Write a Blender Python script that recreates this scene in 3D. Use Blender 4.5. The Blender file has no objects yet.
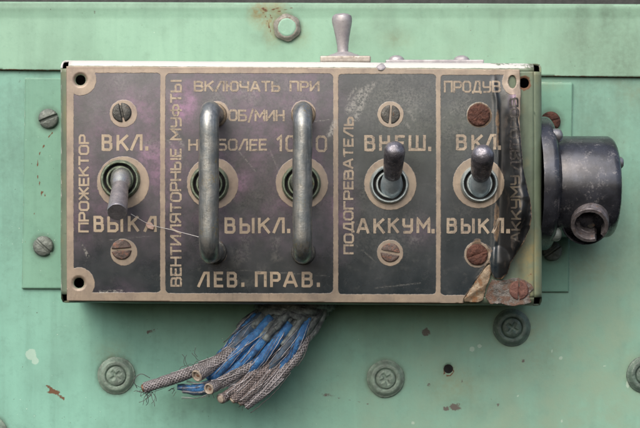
import bpy, bmesh, math, random
import numpy as np
from mathutils import Vector, Matrix, noise as mnoise

random.seed(7)
# ------------------------------------------------------------------ scale and camera
S = 0.0004            # one unit of the plan below is 0.4 mm
L = 1400.0            # camera distance to the front of the box, in the same units
SC = bpy.context.scene
COL = SC.collection

cam_d = bpy.data.cameras.new("camera")
cam = bpy.data.objects.new("camera", cam_d)
COL.objects.link(cam)
cam.location = (0, -L * S, 0)
cam.rotation_euler = (math.radians(90), 0, 0)
cam_d.sensor_width = 36.0
cam_d.lens = 36.0 * L / 640.0
cam_d.clip_start = 0.01
cam_d.clip_end = 50
SC.camera = cam

# ------------------------------------------------------------------ daylight
SUN_EL, SUN_AZ = 45.0, 202.0      # azimuth clockwise from +Y: behind the camera, a little left
w = bpy.data.worlds.new("World")
SC.world = w
w.use_nodes = True
nt = w.node_tree
nt.nodes.clear()
sky = nt.nodes.new("ShaderNodeTexSky")
sky.sky_type = 'NISHITA'
sky.sun_disc = False
sky.sun_elevation = math.radians(SUN_EL)
sky.sun_rotation = math.radians(SUN_AZ)
sky.air_density = 1.0
sky.dust_density = 6.0
sky.ozone_density = 0.6
bg = nt.nodes.new("ShaderNodeBackground")
bg.inputs['Strength'].default_value = 0.15
out = nt.nodes.new("ShaderNodeOutputWorld")
nt.links.new(sky.outputs[0], bg.inputs[0])
nt.links.new(bg.outputs[0], out.inputs[0])

sun_d = bpy.data.lights.new("sun", 'SUN')
sun_d.energy = 1.4
sun_d.angle = math.radians(75)
sun_d.color = (1.0, 0.985, 0.965)
sun = bpy.data.objects.new("sun", sun_d)
COL.objects.link(sun)
el, az = math.radians(SUN_EL), math.radians(SUN_AZ)
sdir = Vector((math.sin(az) * math.cos(el), math.cos(az) * math.cos(el), math.sin(el)))
sun.rotation_euler = (-sdir).to_track_quat('-Z', 'Y').to_euler()
sun.location = sdir * 2

SC.view_settings.view_transform = 'Standard'
SC.view_settings.look = 'None'
SC.view_settings.exposure = 0.45
SC.view_settings.gamma = 1.0

# ------------------------------------------------------------------ helpers
def W(px, py, d=0.0):
    """point at distance d behind the box front, on the line of sight to photo position px, py"""
    k = (L + d) / L
    return Vector(((px - 320) * k, d, (214 - py) * k))

def fbm(x, y, scale, octs=4, seed=0):
    """numpy value noise, about -1..1; scale = feature size"""
    tot = np.zeros(np.broadcast(x, y).shape)
    amp, nrm = 1.0, 0.0
    x = x / scale; y = y / scale
    for o in range(octs):
        xi = np.floor(x).astype(np.int64); yi = np.floor(y).astype(np.int64)
        fx = x - xi; fy = y - yi
        fx = fx * fx * (3 - 2 * fx); fy = fy * fy * (3 - 2 * fy)
        def h(a, b):
            n = (a * 374761393 + b * 668265263 + (seed + o * 17) * 982451653) & 0xffffffff
            n = ((n ^ (n >> 13)) * 1274126177) & 0xffffffff
            n = n ^ (n >> 16)
            return (n & 0xffff) / 32767.5 - 1.0
        v = (h(xi, yi) * (1 - fx) + h(xi + 1, yi) * fx) * (1 - fy) + (h(xi, yi + 1) * (1 - fx) + h(xi + 1, yi + 1) * fx) * fy
        tot = tot + v * amp; nrm += amp
        amp *= 0.5; x = x * 2.03 + 11.3; y = y * 2.03 + 5.7
    return tot / nrm

def sstep(a, b, x):
    t = np.clip((x - a) / (b - a), 0, 1)
    return t * t * (3 - 2 * t)

def sd_rrect(x, y, x0, y0, x1, y1, r):
    """positive inside"""
    cx, cy = (x0 + x1) / 2, (y0 + y1) / 2
    qx = np.abs(x - cx) - (x1 - x0) / 2 + r
    qy = np.abs(y - cy) - (y1 - y0) / 2 + r
    return -(np.hypot(np.maximum(qx, 0), np.maximum(qy, 0)) + np.minimum(np.maximum(qx, qy), 0) - r)

def sd_circ(x, y, cx, cy, r, ry=None):
    if ry is None: return r - np.hypot(x - cx, y - cy)
    q = np.hypot((x - cx) / r, (y - cy) / ry)
    return (1 - q) * min(r, ry)

def sd_seg(x, y, ax, ay, bx, by):
    dx, dy = bx - ax, by - ay
    t = np.clip(((x - ax) * dx + (y - ay) * dy) / (dx * dx + dy * dy + 1e-9), 0, 1)
    return np.hypot(x - ax - t * dx, y - ay - t * dy)

def sd_poly(x, y, pts):
    d = np.full(x.shape, 1e9); ins = np.zeros(x.shape, bool)
    n = len(pts)
    for i in range(n):
        ax, ay = pts[i]; bx, by = pts[(i + 1) % n]
        d = np.minimum(d, sd_seg(x, y, ax, ay, bx, by))
        c = ((ay > y) != (by > y))
        xx = ax + (y - ay) * (bx - ax) / ((by - ay) if by != ay else 1e-9)
        ins ^= c & (x < xx)
    return np.where(ins, d, -d)

def origin_of(o):
    while o.parent: o = o.parent
    return Vector(o.location)

def link(name, me, mat, parent=None):
    o = bpy.data.objects.new(name, me)
    COL.objects.link(o)
    if mat is not None: me.materials.append(mat)
    if parent is not None: o.parent = parent
    return o

def mesh_obj(name, verts, faces, mat, parent=None, smooth=True, attrs=None, uvs=None, loc=None):
    """verts in plan units, world axes; moved so that the thing's root is the origin"""
    V = np.asarray(verts, float) * S
    org = origin_of(parent) if parent is not None else (Vector(loc) * S if loc is not None else Vector(V.mean(0)))
    V = V - np.array(org)
    me = bpy.data.meshes.new(name)
    me.from_pydata(V.tolist(), [], [list(map(int, f)) for f in faces] if not isinstance(faces, np.ndarray) else faces.tolist())
    me.polygons.foreach_set('use_smooth', [smooth] * len(me.polygons))
    if attrs:
        for k, a in attrs.items():
            at = me.attributes.new(k, 'FLOAT', 'POINT')
            at.data.foreach_set('value', np.asarray(a, np.float32))
    if uvs is not None:
        ul = me.uv_layers.new(name='UVMap')
        idx = np.empty(len(me.loops), np.int32); me.loops.foreach_get('vertex_index', idx)
        # uvs are per face corner, listed face by face
        ul.data.foreach_set('uv', np.asarray(uvs, np.float32).ravel())
    me.update()
    o = link(name, me, mat, parent)
    if parent is None: o.location = org
    return o

def thing(name, label, cat, loc, group=None):
    o = bpy.data.objects.new(name, None)
    o.empty_display_size = 0.01
    COL.objects.link(o)
    o.location = Vector(loc) * S
    o['label'] = label; o['category'] = cat
    if group: o['group'] = group
    return o

def tag(o, label, cat, group=None):
    o['label'] = label; o['category'] = cat
    if group: o['group'] = group
    return o

def solidify(o, t, offset=-1):
    m = o.modifiers.new("thickness", 'SOLIDIFY'); m.thickness = t * S; m.offset = offset
    return o

class MB:
    """collects shapes into one mesh"""
    def __init__(s): s.v = []; s.f = []; s.uv = []
    def add(s, V, F, UV=None):
        n = len(s.v); s.v += [tuple(p) for p in V]; s.f += [tuple(i + n for i in f) for f in F]
        if UV is None: UV = [(0, 0)] * sum(len(f) for f in F)
        s.uv += UV
        return s
    def build(s, name, mat, parent=None, smooth=True, loc=None, sharp=40):
        o = mesh_obj(name, s.v, s.f, mat, parent, smooth, uvs=s.uv, loc=loc)
        if smooth and sharp: o.data.set_sharp_from_angle(angle=math.radians(sharp))
        return o

def frame(axis):
    a = Vector(axis).normalized()
    up = Vector((0, 0, 1)) if abs(a.z) < 0.9 else Vector((1, 0, 0))
    u = up.cross(a).normalized(); v = a.cross(u)
    return a, u, v

def lathe(center, axis, prof, n=40, a0=0.0, a1=2 * math.pi, jit=0.0, caps=True, lobes=0, lob=0.0, ph=0.0):
    """prof = [(radius, height along axis)]; closed when a full turn"""
    c = Vector(center); a, u, v = frame(axis)
    full = abs(a1 - a0 - 2 * math.pi) < 1e-6
    m = n if full else n + 1
    V = []; F = []; UV = []
    for r, h in prof:
        for i in range(m):
            t = a0 + (a1 - a0) * i / n
            rr = r * (1 + lob * math.cos(lobes * t + ph)) if lobes else r
            p = c + u * (rr * math.cos(t)) + v * (rr * math.sin(t)) + a * h
            if jit: p += Vector(mnoise.noise_vector(p * 0.25)) * jit
            V.append(p)
    for j in range(len(prof) - 1):
        for i in range(n):
            i2 = (i + 1) % m if full else i + 1
            F.append((j * m + i, j * m + i2, (j + 1) * m + i2, (j + 1) * m + i))
            UV += [(i / n, j), ((i + 1) / n, j), ((i + 1) / n, j + 1), (i / n, j + 1)]
    if full and caps:
        if prof[0][0] > 1e-4: F.append(tuple(range(m))[::-1]); UV += [(0, 0)] * m
        if prof[-1][0] > 1e-4:
            b = (len(prof) - 1) * m; F.append(tuple(range(b, b + m))); UV += [(0, 0)] * m
    return V, F, UV

def catmull(P, sub=8):
    P = [Vector(p) for p in P]; Q = [P[0] * 2 - P[1]] + P + [P[-1] * 2 - P[-2]]
    R = []
    for i in range(1, len(Q) - 2):
        for k in range(sub):
            t = k / sub
            a, b, c, d = Q[i - 1], Q[i], Q[i + 1], Q[i + 2]
            R.append(0.5 * ((2 * b) + (c - a) * t + (2 * a - 5 * b + 4 * c - d) * t * t + (3 * b - a - 3 * c + d) * t ** 3))
    R.append(P[-1]); return R

def tube(path, rad, n=16, caps=True, jit=0.0, jf=0.3, flat=1.0):
    """path points in plan units, rad a number or list"""
    P = [Vector(p) for p in path]; m = len(P)
    if isinstance(rad, (int, float)): rad = [rad] * m
    elif len(rad) != m:
        xs = np.linspace(0, 1, len(rad)); rad = list(np.interp(np.linspace(0, 1, m), xs, rad))
    V = []; F = []; UV = []; ln = 0.0; lens = []
    T = [(P[min(i + 1, m - 1)] - P[max(i - 1, 0)]).normalized() for i in range(m)]
    ref = Vector((0, -1, 0)) if abs(T[0].y) < 0.9 else Vector((0, 0, 1))
    u = (ref - T[0] * ref.dot(T[0])).normalized()
    for i in range(m):
        u = (u - T[i] * u.dot(T[i])).normalized(); v = T[i].cross(u)
        if i: ln += (P[i] - P[i - 1]).length
        lens.append(ln)
        for k in range(n):
            a = 2 * math.pi * k / n
            p = P[i] + u * (rad[i] * flat * math.cos(a)) + v * (rad[i] * math.sin(a))
            if jit: p += Vector(mnoise.noise_vector(p * jf)) * jit
            V.append(p)
    for i in range(m - 1):
        for k in range(n):
            k2 = (k + 1) % n
            F.append((i * n + k, i * n + k2, (i + 1) * n + k2, (i + 1) * n + k))
            UV += [(k / n, lens[i]), ((k + 1) / n, lens[i]), ((k + 1) / n, lens[i + 1]), (k / n, lens[i + 1])]
    if caps:
        F.append(tuple(range(n))[::-1]); UV += [(0, 0)] * n
        b = (m - 1) * n; F.append(tuple(range(b, b + n))); UV += [(0, 0)] * n
    return V, F, UV

def sheet(bounds, res, sdf, surf, attrs=None):
    """grid over bounds (px,py), kept where sdf > 0, its rim moved onto sdf = 0;
    surf(px,py) gives plan-unit X, Y, Z arrays. Faces the viewer."""
    x0, y0, x1, y1 = bounds
    nx = int(math.ceil((x1 - x0) / res)) + 1; ny = int(math.ceil((y1 - y0) / res)) + 1
    gx, gy = np.meshgrid(np.linspace(x0, x1, nx), np.linspace(y0, y1, ny))     # [ny,nx]
    cx = (gx[:-1, :-1] + gx[1:, 1:]) / 2; cy = (gy[:-1, :-1] + gy[1:, 1:]) / 2
    keep = sdf(cx, cy) > 0
    touch_k = np.zeros((ny, nx), bool); touch_n = np.ones((ny, nx), bool); 
    cnt = np.zeros((ny, nx), int)
    for dy in (0, 1):
        for dx in (0, 1):
            cnt[dy:ny - 1 + dy, dx:nx - 1 + dx] += keep
    rim = (cnt > 0) & (cnt < 4)
    for _ in range(3):
        e = 0.05
        d = sdf(gx, gy)
        ddx = (sdf(gx + e, gy) - sdf(gx - e, gy)) / (2 * e); ddy = (sdf(gx, gy + e) - sdf(gx, gy - e)) / (2 * e)
        g2 = np.maximum(ddx ** 2 + ddy ** 2, 0.2)
        mv = np.clip(d, -res, res) / g2
        gx = np.where(rim, gx - mv * ddx, gx); gy = np.where(rim, gy - mv * ddy, gy)
    used = cnt > 0
    idx = np.full((ny, nx), -1); idx[used] = np.arange(used.sum())
    X, Y, Z = surf(gx[used], gy[used])
    V = np.stack([X, Y, Z], 1)
    # viewed from -Y with X right and Z up (py down): counter-clockwise
    q = np.stack([idx[1:, :-1], idx[1:, 1:], idx[:-1, 1:], idx[:-1, :-1]], -1)[keep]
    A = {k: f(gx[used], gy[used]) for k, f in (attrs or {}).items()}
    return V, q, A

def flat_surf(d, h=None):
    k = (L + d) / L
    def f(px, py):
        y = np.full(px.shape, float(d))
        if h is not None: y = y - h(px, py)
        return (px - 320) * k, y, (214 - py) * k
    return f

def disc(center, axis, r, hfun, res=0.5, back=6.0, spin=0.0, sdf=None, jit=0.0):
    """round head as a height field hfun(u,v); with a skirt going back"""
    c = Vector(center); a, u, v = frame(axis)
    u, v = u * math.cos(spin) + v * math.sin(spin), v * math.cos(spin) - u * math.sin(spin)
    sd = sdf or (lambda x, y: sd_circ(x, y, 0, 0, r))
    def sf(x, y): return x, y, hfun(x, y)
    R = r * 1.12
    V, q, _ = sheet((-R, -R, R, R), res, sd, sf)
    # sheet() assumes py down; the local frame here is right handed with v up, so flip
    q = q[:, ::-1]
    edges = {}
    for f in q:
        for i in range(4):
            e = (f[i], f[(i + 1) % 4]); edges[e] = 1
    b = [e for e in edges if (e[1], e[0]) not in edges]
    VV = [tuple(p) for p in V]; F = [tuple(f) for f in q]; mp = {}
    for i, j in b:
        for k in (i, j):
            if k not in mp:
                mp[k] = len(VV); VV.append((VV[k][0], VV[k][1], -back))
        F.append((j, i, mp[i], mp[j]))
    out = []
    for x, y, h in VV:
        p = c + u * x + v * y + a * h
        if jit: p += Vector(mnoise.noise_vector(p * 0.3)) * jit
        out.append(p)
    return out, F

# ------------------------------------------------------------------ materials
class NT:
    def __init__(s, name):
        s.m = bpy.data.materials.new(name); s.m.use_nodes = True
        s.t = s.m.node_tree; s.t.nodes.clear()
        s.out = s.n('ShaderNodeOutputMaterial'); s.b = s.n('ShaderNodeBsdfPrincipled')
        s.l(s.b.outputs[0], s.out.inputs[0])
        geo = s.n('ShaderNodeNewGeometry'); sc = s.n('ShaderNodeVectorMath'); sc.operation = 'SCALE'
        sc.inputs['Scale'].default_value = 1.0 / S
        s.l(geo.outputs['Position'], sc.inputs[0]); s.pos = sc.outputs[0]
    def n(s, t): return s.t.nodes.new(t)
    def l(s, a, b): s.t.links.new(a, b)
    def sock(s, v, inp):
        if isinstance(v, bpy.types.NodeSocket): s.l(v, inp)
        else: inp.default_value = v
    def noise(s, feat, detail=4, rough=0.6, stretch=(1, 1, 1), off=(0, 0, 0), dist=0.0, vec=None):
        mp = s.n('ShaderNodeMapping'); mp.inputs['Scale'].default_value = stretch; mp.inputs['Location'].default_value = off
        s.l(vec or s.pos, mp.inputs[0])
        t = s.n('ShaderNodeTexNoise'); t.inputs['Scale'].default_value = 1.0 / feat
        t.inputs['Detail'].default_value = detail; t.inputs['Roughness'].default_value = rough; t.inputs['Distortion'].default_value = dist
        s.l(mp.outputs[0], t.inputs['Vector']); return t.outputs['Fac']
    def ramp(s, v, a, b, lo=0.0, hi=1.0):
        r = s.n('ShaderNodeMapRange'); r.interpolation_type = 'SMOOTHSTEP'
        s.l(v, r.inputs['Value']); s.sock(a, r.inputs['From Min']); s.sock(b, r.inputs['From Max'])
        r.inputs['To Min'].default_value = lo; r.inputs['To Max'].default_value = hi
        return r.outputs['Result']
    def math(s, op, a, b=0.0):
        m = s.n('ShaderNodeMath'); m.operation = op; s.sock(a, m.inputs[0]); s.sock(b, m.inputs[1]); return m.outputs[0]
    def mix(s, f, a, b):
        m = s.n('ShaderNodeMix'); m.data_type = 'RGBA'
        s.sock(f, m.inputs[0])
        for v, i in ((a, 6), (b, 7)):
            if isinstance(v, bpy.types.NodeSocket): s.l(v, m.inputs[i])
            else: m.inputs[i].default_value = (*v, 1) if len(v) == 3 else v
        return m.outputs[2]
    def fmix(s, f, a, b):
        m = s.n('ShaderNodeMix'); m.data_type = 'FLOAT'
        s.sock(f, m.inputs[0]); s.sock(a, m.inputs[2]); s.sock(b, m.inputs[3]); return m.outputs[0]
    def attr(s, name):
        a = s.n('ShaderNodeAttribute'); a.attribute_name = name; return a.outputs['Fac']
    def bump(s, h, dist, strength=1.0):
        b = s.n('ShaderNodeBump'); b.inputs['Distance'].default_value = dist * S; b.inputs['Strength'].default_value = strength
        s.l(h, b.inputs['Height']); s.l(b.outputs[0], s.b.inputs['Normal'])
    def set(s, color=None, rough=None, metal=None, spec=None, coat=None):
        if color is not None:
            if isinstance(color, bpy.types.NodeSocket): s.l(color, s.b.inputs['Base Color'])
            else: s.b.inputs['Base Color'].default_value = (*color, 1)
        if rough is not None: s.sock(rough, s.b.inputs['Roughness'])
        if metal is not None: s.sock(metal, s.b.inputs['Metallic'])
        if spec is not None: s.sock(spec, s.b.inputs['Specular IOR Level'])
        if coat is not None: s.sock(coat, s.b.inputs['Coat Weight'])
        return s.m

GREEN = (0.25, 0.435, 0.32)
RUST = (0.125, 0.068, 0.04)

def painted(name, c1, c2, with_attr=True, rough=0.5, bumpd=0.35, streak=0.4, palec=None):
    """old green enamel on sheet metal: cloudy tone, runs, specks, rust and chips where the sheet carries them"""
    t = NT(name)
    cloud = t.noise(90, 5, 0.62)
    run = t.noise(14, 4, 0.6, stretch=(1, 1, 0.07))
    fine = t.noise(3.5, 3, 0.7)
    c = t.mix(t.ramp(cloud, 0.35, 0.68), c1, c2)
    c = t.mix(t.ramp(run, 0.45, 0.75, 0, streak), c, tuple(v * 0.78 for v in c2))
    c = t.mix(t.ramp(run, 0.22, 0.42, streak * .6, 0), c, tuple(min(1, v * 1.18) for v in c1))
    gg = t.noise(11, 6, 0.75, off=(6, 6, 1))
    c = t.mix(t.ramp(gg, 0.48, 0.72, 0, 0.26), c, tuple(v * 0.62 for v in c2))
    c = t.mix(t.ramp(gg, 0.25, 0.45, 0.15, 0), c, tuple(min(1, v * 1.15) for v in c1))
    c = t.mix(t.ramp(fine, 0.60, 0.80, 0, 0.3), c, tuple(v * 0.62 for v in c2))
    speck = t.noise(2.6, 1, 0.5, off=(31, 5, 9))
    patch = t.noise(60, 3, 0.5, off=(7, 3, 1))
    scr_ = t.noise(7, 3, 0.6, stretch=(0.16, 1, 1.3), off=(1, 4, 12)); scr2 = t.noise(40, 3, 0.6, off=(9, 9, 2))
    c = t.mix(t.math('MULTIPLY', t.ramp(scr_, 0.68, 0.74, 0, 0.5), t.ramp(scr2, 0.5, 0.65)), c, tuple(v * 0.6 for v in c2))
    dk = t.noise(3.2, 2, 0.5, off=(17, 2, 6))
    c = t.mix(t.math('MULTIPLY', t.ramp(dk, 0.73, 0.78, 0, 0.75), t.ramp(scr2, 0.42, 0.6)), c, (0.07, 0.075, 0.06))
    sp = t.math('MULTIPLY', t.ramp(speck, 0.77, 0.82), t.ramp(patch, 0.5, 0.62))
    c = t.mix(sp, c, (0.55, 0.66, 0.6))
    rgh = t.fmix(t.ramp(cloud, 0.3, 0.7), rough - 0.06, rough + 0.1)
    if with_attr:
        n2 = t.noise(5, 4, 0.65, off=(3, 8, 2))
        gr = t.attr('grime')
        c = t.mix(t.math('MULTIPLY', gr, t.ramp(n2, 0.2, 0.7, 0.55, 1.0)), c, (0.045, 0.058, 0.042))
        ol = t.attr('olive')
        c = t.mix(t.math('MULTIPLY', ol, t.ramp(t.noise(24, 5, 0.7, off=(2, 9, 4)), 0.25, 0.7, 0.45, 1.0)), c, (0.215, 0.325, 0.245))
        st = t.attr('stain')
        c = t.mix(t.math('MULTIPLY', st, t.ramp(n2, 0.25, 0.7, 0.3, 1.0)), c, (0.22, 0.185, 0.085))
        ru = t.attr('rust')
        rm = t.ramp(t.math('ADD', ru, t.math('MULTIPLY', t.math('SUBTRACT', n2, 0.5), 0.9)), 0.42, 0.58)
        c = t.mix(rm, c, RUST)
        ch = t.attr('chip')
        cm = t.ramp(t.math('ADD', ch, t.math('MULTIPLY', t.math('SUBTRACT', t.noise(2.6, 4, 0.7, off=(2, 2, 9)), 0.5), 1.2)), 0.40, 0.62)
        c = t.mix(cm, c, (0.11, 0.103, 0.092))
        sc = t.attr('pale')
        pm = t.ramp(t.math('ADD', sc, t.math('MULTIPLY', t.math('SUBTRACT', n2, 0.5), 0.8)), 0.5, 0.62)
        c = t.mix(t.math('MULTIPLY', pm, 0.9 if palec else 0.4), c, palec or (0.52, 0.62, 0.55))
        rgh = t.fmix(rm, rgh, 0.85)
    b = t.math('ADD', t.math('MULTIPLY', cloud, 1.0), t.math('MULTIPLY', fine, 0.35))
    t.bump(b, bumpd)
    return t.set(c, rgh, spec=0.35)

M_wall = painted('green_wall_paint', (0.200, 0.425, 0.345), (0.165, 0.345, 0.28))
M_wallup = painted('pale_green_wall_paint', (0.25, 0.44, 0.33), (0.215, 0.38, 0.285), streak=0.3)
M_mount = painted('green_mount_paint', (0.17, 0.345, 0.262), (0.145, 0.305, 0.232), streak=0.3)
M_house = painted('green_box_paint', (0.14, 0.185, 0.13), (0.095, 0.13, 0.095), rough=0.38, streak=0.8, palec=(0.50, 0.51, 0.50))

def metal(name, c1, c2, rough=0.4, met=0.7, feat=6, spec=0.5, bumpd=0.15, rust=0.0, rustc=RUST):
    t = NT(name)
    a = t.noise(feat, 5, 0.65); b = t.noise(feat * 0.22, 3, 0.7, off=(9, 4, 2))
    c = t.mix(t.ramp(a, 0.32, 0.68), c1, c2)
    c = t.mix(t.ramp(b, 0.58, 0.75, 0, 0.45), c, tuple(v * 0.45 for v in c2))
    c = t.mix(t.ramp(b, 0.25, 0.38, 0.35, 0), c, tuple(min(1, v * 1.35 + .01) for v in c1))
    mt = met; rg = t.fmix(t.ramp(a, 0.3, 0.7), rough - 0.08, rough + 0.14)
    if rust:
        rn = t.noise(feat * 1.3, 5, 0.7, off=(2, 5, 8))
        rm = t.ramp(rn, 0.62 - rust * 0.4, 0.74 - rust * 0.4)
        c = t.mix(rm, c, rustc); mt = t.fmix(rm, met, 0.0); rg = t.fmix(rm, rg, 0.85)
    t.bump(t.math('ADD', a, b), bumpd)
    return t.set(c, rg, mt, spec)

M_steel = metal('worn_steel', (0.30, 0.30, 0.32), (0.19, 0.195, 0.205), 0.36, 0.75, 9, bumpd=0.25)
def bar_mat():
    t = NT('worn_grey_bar')
    a = t.noise(10, 5, 0.65); f = t.noise(2.2, 4, 0.7, off=(4, 2, 2)); run = t.noise(4, 4, 0.65, stretch=(1, 1, 0.10), off=(7, 7, 1))
    c = t.mix(t.ramp(a, 0.35, 0.65), (0.33, 0.335, 0.32), (0.18, 0.20, 0.205))
    c = t.mix(t.ramp(run, 0.46, 0.66, 0, 0.75), c, (0.13, 0.145, 0.15))
    gold = t.math('MULTIPLY', t.ramp(t.noise(30, 2, 0.5, off=(3, 1, 8)), 0.5, 0.6), t.ramp(f, 0.5, 0.62))
    c = t.mix(t.math('MULTIPLY', gold, 0.8), c, (0.30, 0.25, 0.13))
    c = t.mix(t.ramp(f, 0.66, 0.76, 0, 0.7), c, (0.07, 0.072, 0.07))
    rg = t.fmix(t.ramp(a, 0.3, 0.7), 0.27, 0.46)
    t.bump(t.math('ADD', a, t.math('MULTIPLY', f, 0.5)), 0.25)
    return t.set(c, rg, 0.75, 0.5)
M_loop = bar_mat()
M_chrome = metal('dull_chrome', (0.52, 0.53, 0.52), (0.36, 0.38, 0.36), 0.26, 0.85, 7)
M_sleeve = metal('dark_lever_sleeve', (0.27, 0.265, 0.30), (0.11, 0.11, 0.13), 0.27, 0.75, 6, spec=.7, bumpd=0.35)
M_levgrey = metal('grey_lever_metal', (0.38, 0.37, 0.39), (0.22, 0.215, 0.23), 0.32, 0.75, 8, bumpd=0.3)
M_ring = metal('green_brass_ring', (0.21, 0.26, 0.19), (0.10, 0.13, 0.10), 0.38, 0.5, 5, rust=0.12, rustc=(0.17, 0.11, 0.04))
M_ringp = metal('pale_nickel_ring', (0.46, 0.52, 0.52), (0.30, 0.36, 0.37), 0.32, 0.7, 6)
M_black = metal('black_inside', (0.012, 0.012, 0.013), (0.008, 0.008, 0.008), 0.7, 0.0, 6, spec=0.2)
M_screwg = metal('grey_painted_screw', (0.16, 0.185, 0.17), (0.10, 0.12, 0.11), 0.5, 0.3, 6, bumpd=0.4)
M_screwd = metal('dark_screw', (0.085, 0.085, 0.078), (0.05, 0.052, 0.05), 0.45, 0.5, 6, rust=0.1, bumpd=0.4)
M_screwr = metal('rusty_slotted_screw', (0.12, 0.09, 0.08), (0.07, 0.055, 0.05), 0.55, 0.3, 5, rust=0.3, rustc=(0.17, 0.085, 0.06), bumpd=0.5)
M_rust = metal('deep_rust', (0.10, 0.042, 0.029), (0.048, 0.023, 0.018), 0.7, 0.0, 5, spec=0.3, bumpd=1.0)
M_rustpink = metal('pinkish_rust', (0.15, 0.075, 0.06), (0.085, 0.042, 0.036), 0.75, 0.0, 5, spec=0.3, bumpd=0.9)
M_bolt = metal('painted_over_bolt', (0.20, 0.285, 0.23), (0.125, 0.165, 0.14), 0.45, 0.1, 9, bumpd=0.5)
M_boltd = metal('dark_grimy_bolt', (0.115, 0.175, 0.145), (0.065, 0.095, 0.082), 0.42, 0.1, 9, bumpd=0.5)
M_hexring = metal('bare_ring', (0.25, 0.245, 0.215), (0.15, 0.15, 0.13), 0.55, 0.3, 6, rust=0.15, rustc=(0.13, 0.09, 0.05))
def moulding():
    t = NT('scuffed_black_metal')
    a = t.noise(22, 5, 0.65); f = t.noise(2.4, 4, 0.72, off=(2, 7, 3)); b = t.noise(12, 6, 0.8, off=(5, 3, 3))
    c = t.mix(t.ramp(a, 0.35, 0.65), (0.050, 0.054, 0.068), (0.022, 0.024, 0.030))
    wear = t.math('MULTIPLY', t.ramp(b, 0.5, 0.66), t.ramp(f, 0.44, 0.6))
    c = t.mix(t.math('MULTIPLY', wear, 0.75), c, (0.20, 0.195, 0.20))
    c = t.mix(t.ramp(f, 0.68, 0.78, 0, 0.8), c, (0.26, 0.25, 0.25))
    rg = t.fmix(wear, t.fmix(t.ramp(a, 0.3, 0.7), 0.2, 0.32), 0.5)
    t.bump(t.math('ADD', a, t.math('MULTIPLY', f, 0.4)), 0.14)
    return t.set(c, rg, 0.45, 0.9)
M_bake = moulding()
M_sock = metal('grey_zinc_sleeve', (0.16, 0.148, 0.158), (0.075, 0.068, 0.07), 0.45, 0.6, 5, rust=0.08, bumpd=0.5)
M_tan = metal('bare_brass_flap', (0.22, 0.175, 0.12), (0.13, 0.10, 0.068), 0.5, 0.3, 7, rust=0.25, rustc=(0.14, 0.07, 0.03), bumpd=0.4)
M_scrap = metal('grey_scrap', (0.155, 0.145, 0.135), (0.085, 0.082, 0.075), 0.42, 0.4, 6, rust=0.45, rustc=(0.10, 0.062, 0.045), bumpd=1.0)
M_cup = metal('pale_blue_metal', (0.50, 0.58, 0.62), (0.33, 0.41, 0.45), 0.35, 0.6, 6)
M_light = metal('lilac_grey_metal', (0.40, 0.385, 0.40), (0.28, 0.27, 0.285), 0.45, 0.4, 10)
M_bracket = metal('bracket_metal', (0.42, 0.39, 0.35), (0.28, 0.25, 0.22), 0.45, 0.4, 7, rust=0.1)

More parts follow.
